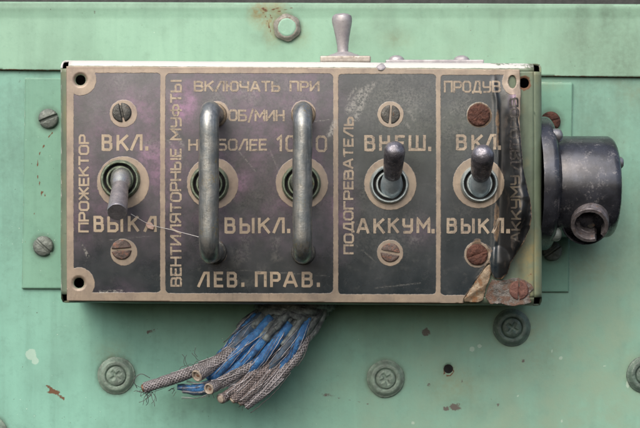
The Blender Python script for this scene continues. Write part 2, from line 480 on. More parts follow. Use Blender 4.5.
def plate_mat():
    t = NT('etched_plate')
    big = t.noise(70, 4, 0.6); mid = t.noise(18, 5, 0.65, off=(4, 1, 7)); fine = t.noise(3, 4, 0.7, off=(1, 9, 3))
    brush = t.noise(3, 3, 0.6, stretch=(1, 1, 0.12), off=(5, 5, 5))
    # dark fill
    d = t.mix(t.ramp(mid, 0.3, 0.7), (0.010, 0.0165, 0.021), (0.018, 0.0255, 0.031))
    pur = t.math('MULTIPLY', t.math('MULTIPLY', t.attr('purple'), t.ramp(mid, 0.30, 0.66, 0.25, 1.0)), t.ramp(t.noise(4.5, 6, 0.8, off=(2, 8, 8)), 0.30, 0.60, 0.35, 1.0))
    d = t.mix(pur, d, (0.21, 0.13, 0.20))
    grn = t.attr('greenish')
    d = t.mix(t.math('MULTIPLY', grn, t.ramp(mid, 0.35, 0.7, 0.3, 1.0)), d, (0.05, 0.066, 0.052))
    d = t.mix(t.ramp(fine, 0.56, 0.78, 0, 0.45), d, (0.013, 0.013, 0.015))
    d = t.mix(t.ramp(fine, 0.24, 0.38, 0.3, 0), d, (0.08, 0.075, 0.075))
    gr2 = t.noise(9, 6, 0.75, off=(14, 2, 5))
    d = t.mix(t.ramp(gr2, 0.52, 0.72, 0, 0.55), d, (0.052, 0.058, 0.06))
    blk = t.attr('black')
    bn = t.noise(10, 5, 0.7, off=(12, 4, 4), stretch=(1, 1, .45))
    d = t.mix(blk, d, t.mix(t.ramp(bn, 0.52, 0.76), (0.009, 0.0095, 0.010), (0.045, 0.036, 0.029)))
    # brass ground
    b = t.mix(t.ramp(mid, 0.3, 0.7), (0.29, 0.235, 0.175), (0.20, 0.165, 0.13))
    b = t.mix(t.ramp(brush, 0.55, 0.8, 0, 0.5), b, (0.14, 0.112, 0.085))
    b = t.mix(t.ramp(fine, 0.26, 0.4, 0.4, 0), b, (0.38, 0.33, 0.28))
    tarn = t.noise(11, 5, 0.7, off=(6, 3, 12)); b = t.mix(t.ramp(tarn, 0.50, 0.72, 0, 0.6), b, (0.15, 0.115, 0.09))
    sd = t.math('ADD', t.attr('dark'), t.math('MULTIPLY', t.math('SUBTRACT', fine, 0.5), 1.9))
    dm = t.ramp(sd, -0.35, 0.35)
    c = t.mix(dm, b, d)
    sc = t.attr('scr_haze')
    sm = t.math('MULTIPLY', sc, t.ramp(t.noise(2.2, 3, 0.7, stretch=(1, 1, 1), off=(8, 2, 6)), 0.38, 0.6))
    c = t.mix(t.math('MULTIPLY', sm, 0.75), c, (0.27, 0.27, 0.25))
    ru = t.attr('rust')
    rm = t.ramp(t.math('ADD', ru, t.math('MULTIPLY', t.math('SUBTRACT', mid, 0.5), 1.2)), 0.4, 0.65)
    c = t.mix(rm, c, t.mix(t.ramp(fine, 0.4, 0.6), (0.13, 0.085, 0.045), (0.055, 0.038, 0.026)))
    rg = t.fmix(dm, 0.48, t.ramp(big, 0.3, 0.7, 0.22, 0.36))
    rg = t.fmix(blk, rg, t.ramp(bn, 0.5, 0.75, 0.32, 0.55))
    rg = t.fmix(rm, rg, 0.8)
    t.bump(t.math('ADD', t.math('MULTIPLY', dm, -1.0), t.math('MULTIPLY', fine, 0.3)), 0.14)
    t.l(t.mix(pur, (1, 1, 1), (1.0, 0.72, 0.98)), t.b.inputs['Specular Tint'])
    return t.set(c, rg, t.fmix(dm, 0.25, 0.0), t.fmix(blk, 0.9, 0.4))
M_plate = plate_mat()

def letter_mat(name, c1, c2, wear):
    t = NT(name)
    mid = t.noise(14, 5, 0.65, off=(4, 1, 7)); fine = t.noise(2.6, 4, 0.7, off=(1, 9, 3))
    c = t.mix(t.ramp(mid, 0.3, 0.7), c1, c2)
    c = t.mix(t.ramp(fine, 0.62 - wear, 0.80 - wear, 0, 0.85), c, (0.07, 0.062, 0.06))
    return t.set(c, 0.5, 0.2, 0.4)
M_let = letter_mat('brass_letters', (0.36, 0.30, 0.225), (0.27, 0.225, 0.17), 0.06)
M_let2 = letter_mat('worn_brass_letters', (0.35, 0.295, 0.225), (0.225, 0.19, 0.15), 0.12)
M_let3 = letter_mat('darkened_letters', (0.10, 0.085, 0.06), (0.035, 0.032, 0.027), 0.16)

M_let4 = letter_mat('blackened_letters', (0.036, 0.034, 0.03), (0.014, 0.014, 0.014), 0.14)

def braid(name, c1, c2, gap):
    t = NT(name)
    uv = t.n('ShaderNodeUVMap'); uv.uv_map = 'UVMap'
    sep = t.n('ShaderNodeSeparateXYZ'); t.l(uv.outputs[0], sep.inputs[0])
    wob = t.math('MULTIPLY', t.math('SUBTRACT', t.noise(9, 4, 0.7, off=(3, 3, 3)), 0.5), 6.0)
    A = t.math('ADD', t.math('MULTIPLY', sep.outputs[0], 2 * math.pi * 9), wob); B = t.math('MULTIPLY', sep.outputs[1], 2 * math.pi / 3.4)
    s1 = t.math('SINE', t.math('ADD', A, B)); s2 = t.math('SINE', t.math('SUBTRACT', A, B))
    mx = t.math('MAXIMUM', s1, s2)
    n = t.noise(5, 4, 0.7); worn = t.noise(13, 4, 0.7, off=(1, 7, 7))
    f = t.ramp(mx, -0.1, 0.8)
    c = t.mix(f, gap, c1); c = t.mix(t.ramp(n, 0.40, 0.66, 0, 0.85), c, c2)
    prod = t.math('MULTIPLY', s1, s2)
    c = t.mix(t.ramp(t.math('MULTIPLY', prod, t.ramp(n, 0.3, 0.6)), 0.3, 0.8, 0, 0.7), c, tuple(min(1, v * 1.9) for v in c1))  # glints on the strand crossings, put into the colour
    c = t.mix(t.ramp(worn, 0.44, 0.62, 0, 0.75), c, tuple(v * .8 for v in c2))
    t.bump(t.math('ADD', mx, t.math('MULTIPLY', n, 1.2)), 0.8)
    return t.set(c, 0.55, 0.35, 0.4)
M_braid = braid('grey_braid', (0.36, 0.35, 0.375), (0.21, 0.195, 0.20), (0.19, 0.18, 0.185))
M_braid2 = braid('brownish_braid', (0.30, 0.265, 0.27), (0.18, 0.155, 0.15), (0.18, 0.155, 0.15))
def blue_mat():
    t = NT('dirty_blue_cloth')
    a = t.noise(6, 5, 0.7); f = t.noise(1.8, 4, 0.7, off=(3, 3, 1)); g = t.noise(11, 5, 0.7, off=(8, 1, 5))
    c = t.mix(t.ramp(a, 0.35, 0.65), (0.045, 0.19, 0.43), (0.022, 0.09, 0.25))
    c = t.mix(t.ramp(g, 0.50, 0.66, 0, 0.85), c, (0.035, 0.042, 0.06))
    c = t.mix(t.ramp(f, 0.62, 0.74, 0, 0.7), c, (0.24, 0.27, 0.31))
    t.bump(t.math('ADD', a, t.math('MULTIPLY', f, 0.8)), 1.0)
    return t.set(c, 0.5, 0.0, 0.4)
M_blue = blue_mat()
M_bluegrey = metal('dirty_blue_insulation', (0.06, 0.115, 0.19), (0.05, 0.065, 0.085), 0.5, 0.0, 6, bumpd=0.7)
M_white = metal('pale_strip', (0.42, 0.47, 0.52), (0.30, 0.34, 0.38), 0.5, 0.0, 6)
M_wrap = metal('grimy_wrap', (0.20, 0.235, 0.23), (0.04, 0.048, 0.055), 0.42, 0.0, 9, bumpd=0.9)
M_cream = metal('cream_core', (0.33, 0.285, 0.235), (0.17, 0.14, 0.115), 0.6, 0.0, 5)
M_copper = metal('copper_core', (0.22, 0.12, 0.075), (0.13, 0.07, 0.05), 0.55, 0.4, 3)
M_hair = metal('frayed_thread', (0.10, 0.10, 0.105), (0.06, 0.06, 0.062), 0.7, 0.0, 6)
M_fil = metal('silver_grey_filament', (0.42, 0.41, 0.44), (0.24, 0.23, 0.24), 0.45, 0.4, 6)
M_web = metal('cobweb', (0.5, 0.5, 0.5), (0.4, 0.4, 0.4), 0.6, 0.0, 6)
M_flake = metal('pinkish_flake', (0.42, 0.30, 0.25), (0.30, 0.20, 0.17), 0.6, 0.0, 4)
M_gapshade = metal('dark_gap_shade', (0.03, 0.034, 0.034), (0.02, 0.023, 0.024), 0.6, 0.0, 10)

# ------------------------------------------------------------------ setting: painted wall of two overlapping sheets
D_UP, D_LOW, D_MNT = 104.0, 108.5, 105.2
def seam(px): return 69.6 + (px - 0) * (7.4 / 640.0)

BOLTS = [(116.5, 375.5), (385.5, 378.5), (511.5, 327.5), (645.0, 374.5), (-11.0, 434.0)]
HOLE = (448.5, 369.0, 4.6)

def blob(x, y, cx, cy, r, ry=None, soft=1.0):
    q = np.hypot((x - cx) / r, (y - cy) / (ry or r))
    return np.clip((1 - q) / soft, 0, 1)

def wall_grime(x, y):
    g = np.zeros(x.shape)
    for bx, by in BOLTS:
        q = np.hypot(x - bx, y - by)
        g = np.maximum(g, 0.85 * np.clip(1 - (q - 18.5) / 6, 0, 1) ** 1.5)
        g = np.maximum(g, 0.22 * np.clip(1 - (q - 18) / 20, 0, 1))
        g = np.maximum(g, 0.22 * np.clip(1 - np.abs(x - bx + 2) / 13, 0, 1) * sstep(by, by + 18, y) * sstep(by + 75, by + 20, y) * (0.5 + 0.9 * fbm(x, y * .08, 5, 3, 48)))
    q = np.hypot(x - HOLE[0], y - HOLE[1]); g = np.maximum(g, 0.35 * np.clip(1 - (q - 5) / 9, 0, 1))
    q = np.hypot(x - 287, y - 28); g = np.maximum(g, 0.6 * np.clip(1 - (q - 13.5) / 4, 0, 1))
    g = np.maximum(g, 0.20 * sstep(0.05, 0.5, fbm(x, y, 60, 4, 3)) * sstep(380, 560, x))
    # dirt along the seam
    g = np.maximum(g, 0.5 * np.clip(1 - np.abs(y - seam(x)) / 3.0, 0, 1) * (0.5 + 0.5 * fbm(x, y * 0, 30, 3, 5)))
    g = np.maximum(g, 0.35 * np.clip(1 - np.abs(y - 5) / 9, 0, 1))
    g = np.maximum(g, 0.5 * sstep(540, 590, x) * sstep(340, 240, y) * (0.8 + 0.8 * fbm(x, y * .25, 16, 4, 41)))
    g = np.maximum(g, 0.24 * sstep(70, 20, x) * sstep(340, 250, y) * sstep(70, 90, y))
    g = np.maximum(g, 0.26 * blob(x, y, 562, 318, 12, 22) * (.6 + .8 * fbm(x, y, 6, 3, 42)))
    g = np.maximum(g, 0.12 * blob(x, y, 440, 338, 26, 22) * (.6 + 1.2 * fbm(x, y, 7, 4, 43)))
    g = np.maximum(g, 0.20 * np.clip(fbm(x, y, 34, 5, 44) - 0.08, 0, 1) * 3 * sstep(0.0, 0.4, fbm(x, y, 80, 3, 45) + .25))
    g = np.maximum(g, 0.22 * np.clip(fbm(x * 2.2, y * .35, 22, 5, 46) - 0.1, 0, 1) * 2.5 * sstep(300, 520, x))
    return np.clip(g + 0.09 * fbm(x, y, 70, 4, 9) + 0.05 * fbm(x * 2.5, y * .4, 24, 4, 47), 0, 1)

def wall_stain(x, y):
    s = 1.5 * blob(x, y, 269, 15, 25, 20, .7) * (0.7 + 0.6 * fbm(x, y, 8, 3, 21))
    s = np.maximum(s, 0.7 * blob(x, y, 272, 30, 13, 22)); s = np.maximum(s, 0.4 * blob(x, y, 300, 36, 14, 16))
    s = np.maximum(s, 0.38 * blob(x, y, 455, 385, 34, 26))
    s = np.maximum(s, 0.30 * blob(x, y, 112, 352, 26, 18))
    s = np.maximum(s, 0.35 * blob(x, y, 548, 84, 22, 9))
    s = np.maximum(s, 0.25 * blob(x, y, 530, 330, 20, 24))
    s = np.maximum(s, 0.22 * sstep(0.1, 0.6, fbm(x, y, 45, 4, 33)) * sstep(430, 640, x))
    s = np.maximum(s, 0.25 * blob(x, y, 396, 40, 24, 14))
    return np.clip(s, 0, 1)

def wall_olive(x, y):
    o = 0.75 * sstep(190, 420, x) * sstep(150, 330, y) + 0.35 * sstep(440, 620, x)
    o = np.maximum(o, 0.5 * blob(x, y, 250, 330, 150, 40)); o = np.maximum(o, 0.35 * sstep(80, 60, y) * sstep(200, 420, x))
    return np.clip(o * (0.8 + 0.7 * fbm(x, y, 55, 5, 39)), 0, 1)

def wall_rust(x, y):
    r = 0.9 * blob(x, y, 53, 392, 12, 3.2, .8) * 1.0
    # slanting smear
    d = sd_seg(x, y, 47, 386, 63, 399); r = np.maximum(r, 0.62 * np.clip(1.4 - d / 2.6, 0, 1))
    r = np.maximum(r, 0.5 * blob(x, y, 30, 378, 4))
    for ax, ay, bx, by, wd in ((262, 8, 268, 12, 2), (268, 12, 275, 24, 1.6), (262, 13, 278, 8, 1.2), (266, 16, 272, 36, 1.5), (276, 12, 293, 8, 1.0)):
        r = np.maximum(r, 0.58 * np.clip(1.3 - sd_seg(x, y, ax, ay, bx, by) / wd, 0, 1))
    r = np.maximum(r, 0.6 * np.clip(1.3 - np.abs(y - seam(x)) / 1.3, 0, 1))
    q = np.hypot(x - HOLE[0], y - HOLE[1] - 1.5); r = np.maximum(r, 0.62 * np.clip(1.4 - np.abs(q - 5) / 1.6, 0, 1))
    return np.clip(r, 0, 1)

def wall_chip(x, y):
    c = np.zeros(x.shape)
    for cx, cy, r, ry in ((426, 332, 5.5, 5), (455, 407, 7, 4.5), (446, 409, 4.5, 3), (429, 385, 2.5, 2), (462, 381, 1.8, 1.8), (523, 361, 2.4, 1.8), (498, 405, 1.8, 2),
                          (152, 331, 4.5, 1.7), (158, 329, 4, 1.2), (148, 332, 2, 2.2), (327, 395, 5, 1.8), (95, 12, 1.2, 3.0),
                          (573, 402, 1.2, 2.2)):
        c = np.maximum(c, np.clip(1.0 * (1 - np.hypot((x - cx) / (r * 1.5), (y - cy) / (ry * 1.5))), 0, 1))
    for ax, ay, bx, by, wd in ((322, 394, 350, 400, .8), (350, 400, 372, 405, .8), (462, 18, 492, 62, 0.45)):
        c = np.maximum(c, 0.55 * np.clip(1.2 - sd_seg(x, y, ax, ay, bx, by) / (wd * 1.6), 0, 1))
    return c

def wall_pale(x, y):
    p = np.zeros(x.shape)
    for cx, cy, r in ((31, 355, 6), (35, 361, 4), (561, 358, 2.2), (629, 383, 3), (628, 386, 2), (552, 351, 1.6), (562, 421, 1.8), (518, 396, 1.4), (605, 366, 1.6), (472, 349, 3), (480, 346, 2.5), (413, 423, 2)):
        p = np.maximum(p, np.clip(1.3 * (1 - np.hypot(x - cx, y - cy) / (r * 1.6)), 0, 1))
    return p

ATT = dict(olive=wall_olive, grime=wall_grime, stain=wall_stain, rust=wall_rust, chip=wall_chip, pale=wall_pale)

def dent(px, py):
    h = 1.1 * fbm(px, py, 130, 3, 51) + 0.25 * fbm(px, py, 28, 3, 52)
    for bx, by in BOLTS:
        h = h - 1.6 * np.clip(1 - np.hypot(px - bx, py - by) / 46, 0, 1) ** 2
    return h

V, q, A = sheet((-80, 60, 720, 500), 2.0,
                lambda x, y: np.minimum(np.minimum(y - (seam(x) - 6), 490 - y), -sd_circ(x, y, *HOLE)),
                flat_surf(D_LOW, dent), ATT)
wl = mesh_obj('wall_lower', V, q, M_wall, attrs=A); wl['kind'] = 'structure'
solidify(wl, 4)
def updent(px, py):
    return 0.9 * fbm(px, py, 120, 3, 57) + 1.5 * np.clip(1 - np.abs(py - 8) / 10, 0, 1)
V, q, A = sheet((-80, -3, 720, 80), 1.6,
                lambda x, y: np.minimum(seam(x) - y, y - (1.6 + x * 0.0042)),
                flat_surf(D_UP, updent), ATT)
wu = mesh_obj('wall_upper', V, q, M_wallup, attrs=A); wu['kind'] = 'structure'
solidify(wu, 4)
b = MB()
def box_mb(b, lo, hi):
    x0, y0, z0 = lo; x1, y1, z1 = hi
    Vb = [(x0, y0, z0), (x1, y0, z0), (x1, y1, z0), (x0, y1, z0), (x0, y0, z1), (x1, y0, z1), (x1, y1, z1), (x0, y1, z1)]
    return b.add(Vb, [(0, 3, 2, 1), (4, 5, 6, 7), (0, 1, 5, 4), (1, 2, 6, 5), (2, 3, 7, 6), (3, 0, 4, 7)])
box_mb(b, (-440, D_UP + 6, 215), (440, D_UP + 12, 300))
ws = b.build('wall_recess', M_gapshade, smooth=False); ws['kind'] = 'structure'  # near-black colour stands in for shade in the gap along the top
# dark pocket behind the empty bolt hole
b = MB().add(*lathe(W(HOLE[0], HOLE[1], D_LOW + 1), (0, 1, 0), [(6.5, 0), (6.5, 25), (0.01, 25)], 24))
wh = b.build('wall_hole_pocket', M_black); wh['kind'] = 'structure'

# ------------------------------------------------------------------ the control box
BX0, BX1, BR = 59.3, 543.0, 9.0
def top(px): return 59.3 + (px - 60) * (3.2 / 480)
def bot(px): return 303.4 + (px - 60) * (3.0 / 480)
box = thing('control_box', 'green sheet metal switch box with dark engraved plate bolted to the wall', 'control box', W(301, 306, 60))

BOXHOLES = [(80.5, 80.0, 5.2), (79.0, 283.0, 5.2), (524.0, 83.0, 5.2)]
def house_front_sdf(x, y):
    d = np.minimum(np.minimum(x - BX0 - BR, BX1 - BR - x), np.minimum(y - top(x) - BR, bot(x) - BR - y))
    for c in BOXHOLES: d = np.minimum(d, -sd_circ(x, y, *c))
    return d
# front and four folded sides as one open-cornered sheet
V, q, _ = sheet((BX0 + BR, 58, BX1 - BR, 312), 2.5, house_front_sdf, flat_surf(0.0))
hv = [tuple(p) for p in V]; hf = [tuple(f) for f in q]
def fold(p0, p1, outward, depth, n=60):
    """p0->p1 along a front edge (plan X,Z); a quarter bend of radius BR then straight back"""
    base = len(hv); prof = []
    for i in range(9):
        a = math.pi / 2 * i / 8
        prof.append((BR * math.sin(a), BR * (1 - math.cos(a))))
    for i in range(1, 11): prof.append((BR, BR + (depth - BR) * i / 10))
    o = Vector((outward[0], 0, outward[1]))
    ex = (Vector(p1) - Vector(p0)).normalized() * (BR - 0.05)
    for k, (ou, dp) in enumerate(prof):
        e = min(1.0, max(0.0, (k - 7.0) / 2.0))
        a0 = Vector(p0) - ex * e; a1 = Vector(p1) + ex * e
        for i in range(n + 1):
            p = a0.lerp(a1, i / n) + o * ou
            wob = 0.5 * mnoise.noise(p * 0.02)
            hv.append((p.x + o.x * wob, dp, p.z + o.z * wob))
    for k in range(len(prof) - 1):
        for i in range(n):
            a = base + k * (n + 1) + i
            hf.append((a, a + 1, a + n + 2, a + n + 1))
def P(x, y): return ((x - 320), 0.0, (214 - y))
xl, xr = BX0 + BR, BX1 - BR
fold(P(xl, top(xl) + BR), P(xr, top(xr) + BR), (0, 1), D_UP - 0.6)
fold(P(xr, bot(xr) - BR), P(xl, bot(xl) - BR), (0, -1), D_UP - 0.6)
fold(P(xl, bot(xl) - BR), P(xl, top(xl) + BR), (-1, 0), D_UP - 0.6)
fold(P(xr, top(xr) + BR), P(xr, bot(xr) - BR), (1, 0), D_UP - 0.6)
hx = np.array(hv); hpx = hx[:, 0] + 320; hpy = 214 - hx[:, 2]
hA = dict(
    grime=np.clip(0.5 * blob(hpx, hpy, 524, 85, 11) + 0.55 * sstep(292, 304, hpy) * (0.6 + .5 * fbm(hpx, hpy, 22, 4, 61)) + 0.6 * np.clip(1 - np.abs(hpx - 522) / 7, 0, 1) * sstep(90, 140, hpy) + 0.4 * sstep(0.0, 0.6, fbm(hpx * 3, hpy, 30, 4, 67)) * (hpx > 500), 0, 1),
    stain=np.clip(1.2 * blob(hpx, hpy, 530, 262, 16, 52) * (0.7 + .8 * fbm(hpx, hpy, 7, 3, 62)) + 0.5 * blob(hpx, hpy, 66, 115, 5, 30) + 0.3 * sstep(0.1, .5, fbm(hpx, hpy, 18, 4, 66)), 0, 1),
    rust=np.clip(0.75 * np.clip(1.3 - np.abs(np.hypot(hpx - 524, hpy - 83) - 5) / 4, 0, 1) + 0.55 * blob(hpx, hpy, 533, 150, 6, 8) + 0.5 * blob(hpx, hpy, 530, 272, 8, 20) * (0.5 + fbm(hpx, hpy, 5, 3, 63)), 0, 1),
    chip=np.clip(0.0 * hpx, 0, 1),
    pale=np.clip((0.95 + 0.55 * fbm(hpx, hpy * 2, 18, 5, 65) - 0.25 * sstep(480, 530, hpx)) * (hpy < top(hpx) + 6.2) * (hx[:, 1] < 60) + 0.62 * np.clip(1 - np.abs(hpx - BX0 - 1.0) / 2, 0, 1) * (hx[:, 1] < 12), 0, 1.2))  # top lip: bare metal, with the sky's brightness put into its pale colour
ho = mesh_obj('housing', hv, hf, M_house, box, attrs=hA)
bm = bmesh.new(); bm.from_mesh(ho.data); bmesh.ops.remove_doubles(bm, verts=bm.verts, dist=0.12 * S)
bm.to_mesh(ho.data); bm.free(); ho.data.update()
ho.data.set_sharp_from_angle(angle=math.radians(50))
solidify(ho, 2.0)
ho.data.materials.append(M_black)                      # inner faces black, so the corner holes read dark
ho.modifiers['thickness'].material_offset = 1

# mounting plate behind the box
def mnt_sdf(x, y):
    xl_ = 25.0 - (y - 80) * (3.2 / 208); xr_ = 573.0 - (y - 82) * (4.2 / 208)
    return np.minimum(np.minimum(x - xl_, xr_ - x), np.minimum(y - (77.8 + (x - 25) * 4.6 / 548), (288.6 + (x - 22) * 3.4 / 546) - y))
def mgr(x, y):
    g = np.clip(0.9 * np.clip(1 - mnt_sdf(x, y) / 2.0, 0, 1) * (.55 + .5 * fbm(x, y, 12, 3, 71)), 0, 1) * 0.55
    for sx, sy in ((48.4, 119), (43, 246), (551, 121), (552, 251)):
        g = np.maximum(g, 0.6 * np.clip(1 - (np.hypot(x - sx, y - sy) - 10) / 5, 0, 1))
    return g
def mru(x, y):
    r = np.zeros(x.shape)
    dash = 0.5 + 0.5 * np.sin(y * 0.62 + 1.5 * np.sin(y * .21))
    for ax, ay, bx, by in ((53, 132, 48, 138), (47, 140, 39, 155), (39, 155, 36, 172), (37, 172, 42, 196), (42, 190, 46, 197), (36, 208, 33, 222)):
        r = np.maximum(r, np.clip(1.5 - sd_seg(x, y, ax, ay, bx, by) / 0.95, 0, 1) * (0.25 + 0.5 * dash))
    r = np.maximum(r, 0.6 * np.clip(1.3 - np.hypot(x - 551, y - 124) / 12, 0, 1))
    r = np.maximum(r, 0.5 * np.clip(1.2 - sd_seg(x, y, 24, 240, 30, 250) / 1.0, 0, 1))
    return np.clip(r, 0, 1)
V, q, A = sheet((18, 74, 578, 296), 1.8, mnt_sdf, flat_surf(D_MNT), dict(grime=mgr, stain=wall_stain, rust=mru, chip=lambda x, y: 0 * x, pale=lambda x, y: 0.55 * np.clip(1 - mnt_sdf(x, y) / 1.2, 0, 1)))
mp = mesh_obj('mounting_plate', V, q, M_mount, box, attrs=A)
solidify(mp, 3.0)

b = MB(); box_mb(b, (P(BX0 + 6, 0)[0], 34, P(0, 298)[2]), (P(BX1 - 6, 0)[0], 36, P(0, 68)[2]))  # black sheet added behind the holes to make them read dark
b.build('dark_backing', M_black, box, smooth=False)

# ------------------------------------------------------------------ engraved plate
def prof_y(y):
    return np.interp(y, [60, 80, 105, 130, 165, 195, 220, 240, 255, 275, 300], [1.0, 1.5, 5.0, 8.5, 13, 18, 20, 17, 12, 5, 1])
def plate_h(x, y):
    """how far the plate stands off the box front: flat, then a sharp crease and a curl along the right end"""
    xc = np.interp(y, [60, 85, 110, 160, 200, 240, 300], [503, 497, 499, 500, 498, 497, 494]) + 1.5 * fbm(y, y * 0, 26, 2, 86)
    A = prof_y(y) * (1 + 0.25 * fbm(y, y * 0 + 3, 34, 2, 87))
    wd = np.interp(y, [60, 120, 200, 240, 300], [22, 20, 29, 22, 14])
    s = (x - xc) / wd
    h = A * (1.15 * sstep(0.0, 0.75, s) - 0.35 * sstep(0.72, 1.1, s))
    ridge = 2.0 * np.exp(-((x - xc + 3.0) / 2.4) ** 2) * sstep(72, 100, y)
    cr = np.abs(fbm(x * 1.6, y, 26, 3, 84)) + np.abs(fbm(x + y * .6, y, 17, 2, 89))        # sharp folds
    h = h + ridge + sstep(0.0, 0.5, s) * (1.2 * fbm(x, y, 20, 2, 81) - 1.5 * cr * sstep(60, 110, y))
    h = h + 3.5 * blob(x, y, 498, 263, 11, 17) ** 0.6 * (s > -2)
    crown = 3.2 * np.clip(1 - ((y - 186) / 117.0) ** 2, 0, 1) * np.clip((np.minimum(x - 66, 560 - x)) / 30, 0, 1) ** .5
    return 1.0 + crown + np.maximum(h, -0.2) + 0.35 * fbm(x, y, 60, 3, 83)
def on_plate(px, py, lift=0.0):
    px = np.asarray(px, float); py = np.asarray(py, float)
    return px - 320, -(plate_h(px, py) + lift), 214 - py
EDGE = [(66.5, 66.3), (300, 67.6), (519.5, 69.5), (520, 95), (518.5, 120), (519, 145), (521, 170), (525, 190), (528.5, 206), (529, 216), (527.5, 228), (523, 240), (515.5, 252),
        (509, 262), (506.5, 273), (501, 279.5), (494, 278), (489.5, 270), (489, 262), (484, 268), (476, 280), (464, 298.5), (463.5, 303.2), (300, 302.0), (67, 300.8)]
PHOLES = [(80.5, 80.0, 5.2, None), (79.0, 283.0, 5.2, None), (512.0, 82.0, 4.0, 6.6)]
def plate_sdf(x, y):
    d = sd_poly(x, y, EDGE) + 0.5 * fbm(x, y, 6, 3, 85) * (x > 455)
    for c in PHOLES: d = np.minimum(d, -sd_circ(x, y, *c))
    return d
TOG = [(123.8, 182.7, 26), (213.0, 183.5, 25.6), (302.0, 183.2, 26), (390.2, 184.0, 26), (478.0, 182.8, 25.4)]
SCR = [(123.8, 113.8, 13.7), (124.3, 252.2, 13.3), (390.4, 114.6, 13), (390.0, 252.8, 13), (479, 115, 12.6), (477.0, 254.5, 13)]
FEET = [(217.5, 113, 11.5), (303.5, 113, 12.2), (217.5, 254, 9.5), (303.5, 254, 9.5)]
def dark_sdf(x, y):
    a = sd_rrect(x, y, 74, 73, 160.6, 292.5, 3.5)
    a = np.minimum(a, -sd_circ(x, y, 81, 80, 15.5)); a = np.minimum(a, -sd_circ(x, y, 79, 283.5, 16))
    d = np.maximum(a, sd_rrect(x, y, 165.6, 73.4, 333.3, 293.4, 5))
    d = np.maximum(d, sd_rrect(x, y, 338.2, 74, 435.9, 294.3, 4))
    p4 = sd_rrect(x, y, 440.4, 75, 600, 295.2, 4)
    p4 = np.minimum(p4, plate_sdf_nohole(x, y) - 5.0 * sstep(140, 90, y) - 0.2)
    p4 = np.minimum(p4, -sd_circ(x, y, 512, 82, 10, 13))
    d = np.maximum(d, p4)
    for c in TOG + SCR + FEET: d = np.minimum(d, -sd_circ(x, y, *c))
    return d
def plate_sdf_nohole(x, y): return sd_poly(x, y, EDGE)
def plate_scr_haze(x, y):
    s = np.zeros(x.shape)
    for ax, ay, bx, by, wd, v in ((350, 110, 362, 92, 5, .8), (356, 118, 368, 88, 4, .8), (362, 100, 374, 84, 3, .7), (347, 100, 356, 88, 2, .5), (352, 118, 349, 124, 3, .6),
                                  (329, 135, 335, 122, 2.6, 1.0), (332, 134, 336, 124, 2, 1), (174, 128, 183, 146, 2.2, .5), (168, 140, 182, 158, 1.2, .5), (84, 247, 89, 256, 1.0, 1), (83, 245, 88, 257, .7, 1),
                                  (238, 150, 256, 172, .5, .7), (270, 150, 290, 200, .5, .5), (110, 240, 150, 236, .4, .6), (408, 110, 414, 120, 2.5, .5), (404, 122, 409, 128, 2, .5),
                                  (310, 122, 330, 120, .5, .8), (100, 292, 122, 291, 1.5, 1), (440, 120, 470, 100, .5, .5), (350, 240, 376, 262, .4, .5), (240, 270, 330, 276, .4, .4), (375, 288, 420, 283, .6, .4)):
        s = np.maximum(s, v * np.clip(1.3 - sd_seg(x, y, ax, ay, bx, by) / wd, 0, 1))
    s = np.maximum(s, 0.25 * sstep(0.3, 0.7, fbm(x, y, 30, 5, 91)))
    for cx, cy, rx, ry, v in ((130, 95, 60, 40, .16), (250, 92, 110, 34, .28), (400, 100, 60, 50, .34), (390, 230, 60, 50, .16), (260, 200, 60, 60, .14), (460, 120, 30, 60, .3)):  # glossy haze of the plate, put into the colour as lighter blobs
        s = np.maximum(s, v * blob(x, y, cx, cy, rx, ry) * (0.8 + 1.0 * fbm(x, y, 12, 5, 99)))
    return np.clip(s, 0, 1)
def plate_purple(x, y):
    p = np.zeros(x.shape)
    for cx, cy, rx, ry, v in ((130, 125, 60, 70, .42), (186, 110, 24, 40, 1.0), (228, 182, 36, 34, .85), (150, 165, 26, 60, .65), (300, 100, 60, 40, .35), (262, 125, 50, 44, .45), (90, 105, 18, 16, .2), (172, 205, 16, 40, .6), (120, 290, 34, 16, .3), (175, 180, 14, 90, .6),
                              (340, 210, 24, 60, .35), (420, 230, 25, 25, .15), (513, 100, 7, 20, .7)):  # last blob: lilac reflection on the curl, put into the colour
        p = np.maximum(p, v * blob(x, y, cx, cy, rx, ry, 0.7))
    p = np.maximum(p, 0.30 * sstep(345, 320, x) * sstep(285, 200, y))  # broad violet sheen put into the colour, beyond the patina spots
    return np.clip(p * (0.85 + 0.9 * fbm(x, y, 26, 5, 93)), 0, 1)
def plate_green(x, y):
    return np.clip(blob(x, y, 405, 130, 75, 80, .8) * 0.55 + 0.5 * blob(x, y, 462, 120, 40, 60), 0, 1) * (0.8 + .4 * fbm(x, y, 20, 3, 95))
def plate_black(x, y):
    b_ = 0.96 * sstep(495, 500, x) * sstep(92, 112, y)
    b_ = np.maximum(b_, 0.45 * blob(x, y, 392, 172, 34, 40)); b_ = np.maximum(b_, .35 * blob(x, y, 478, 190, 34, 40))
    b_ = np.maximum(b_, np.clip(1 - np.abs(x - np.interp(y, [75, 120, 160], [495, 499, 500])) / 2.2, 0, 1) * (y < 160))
    return np.clip(b_, 0, 1)
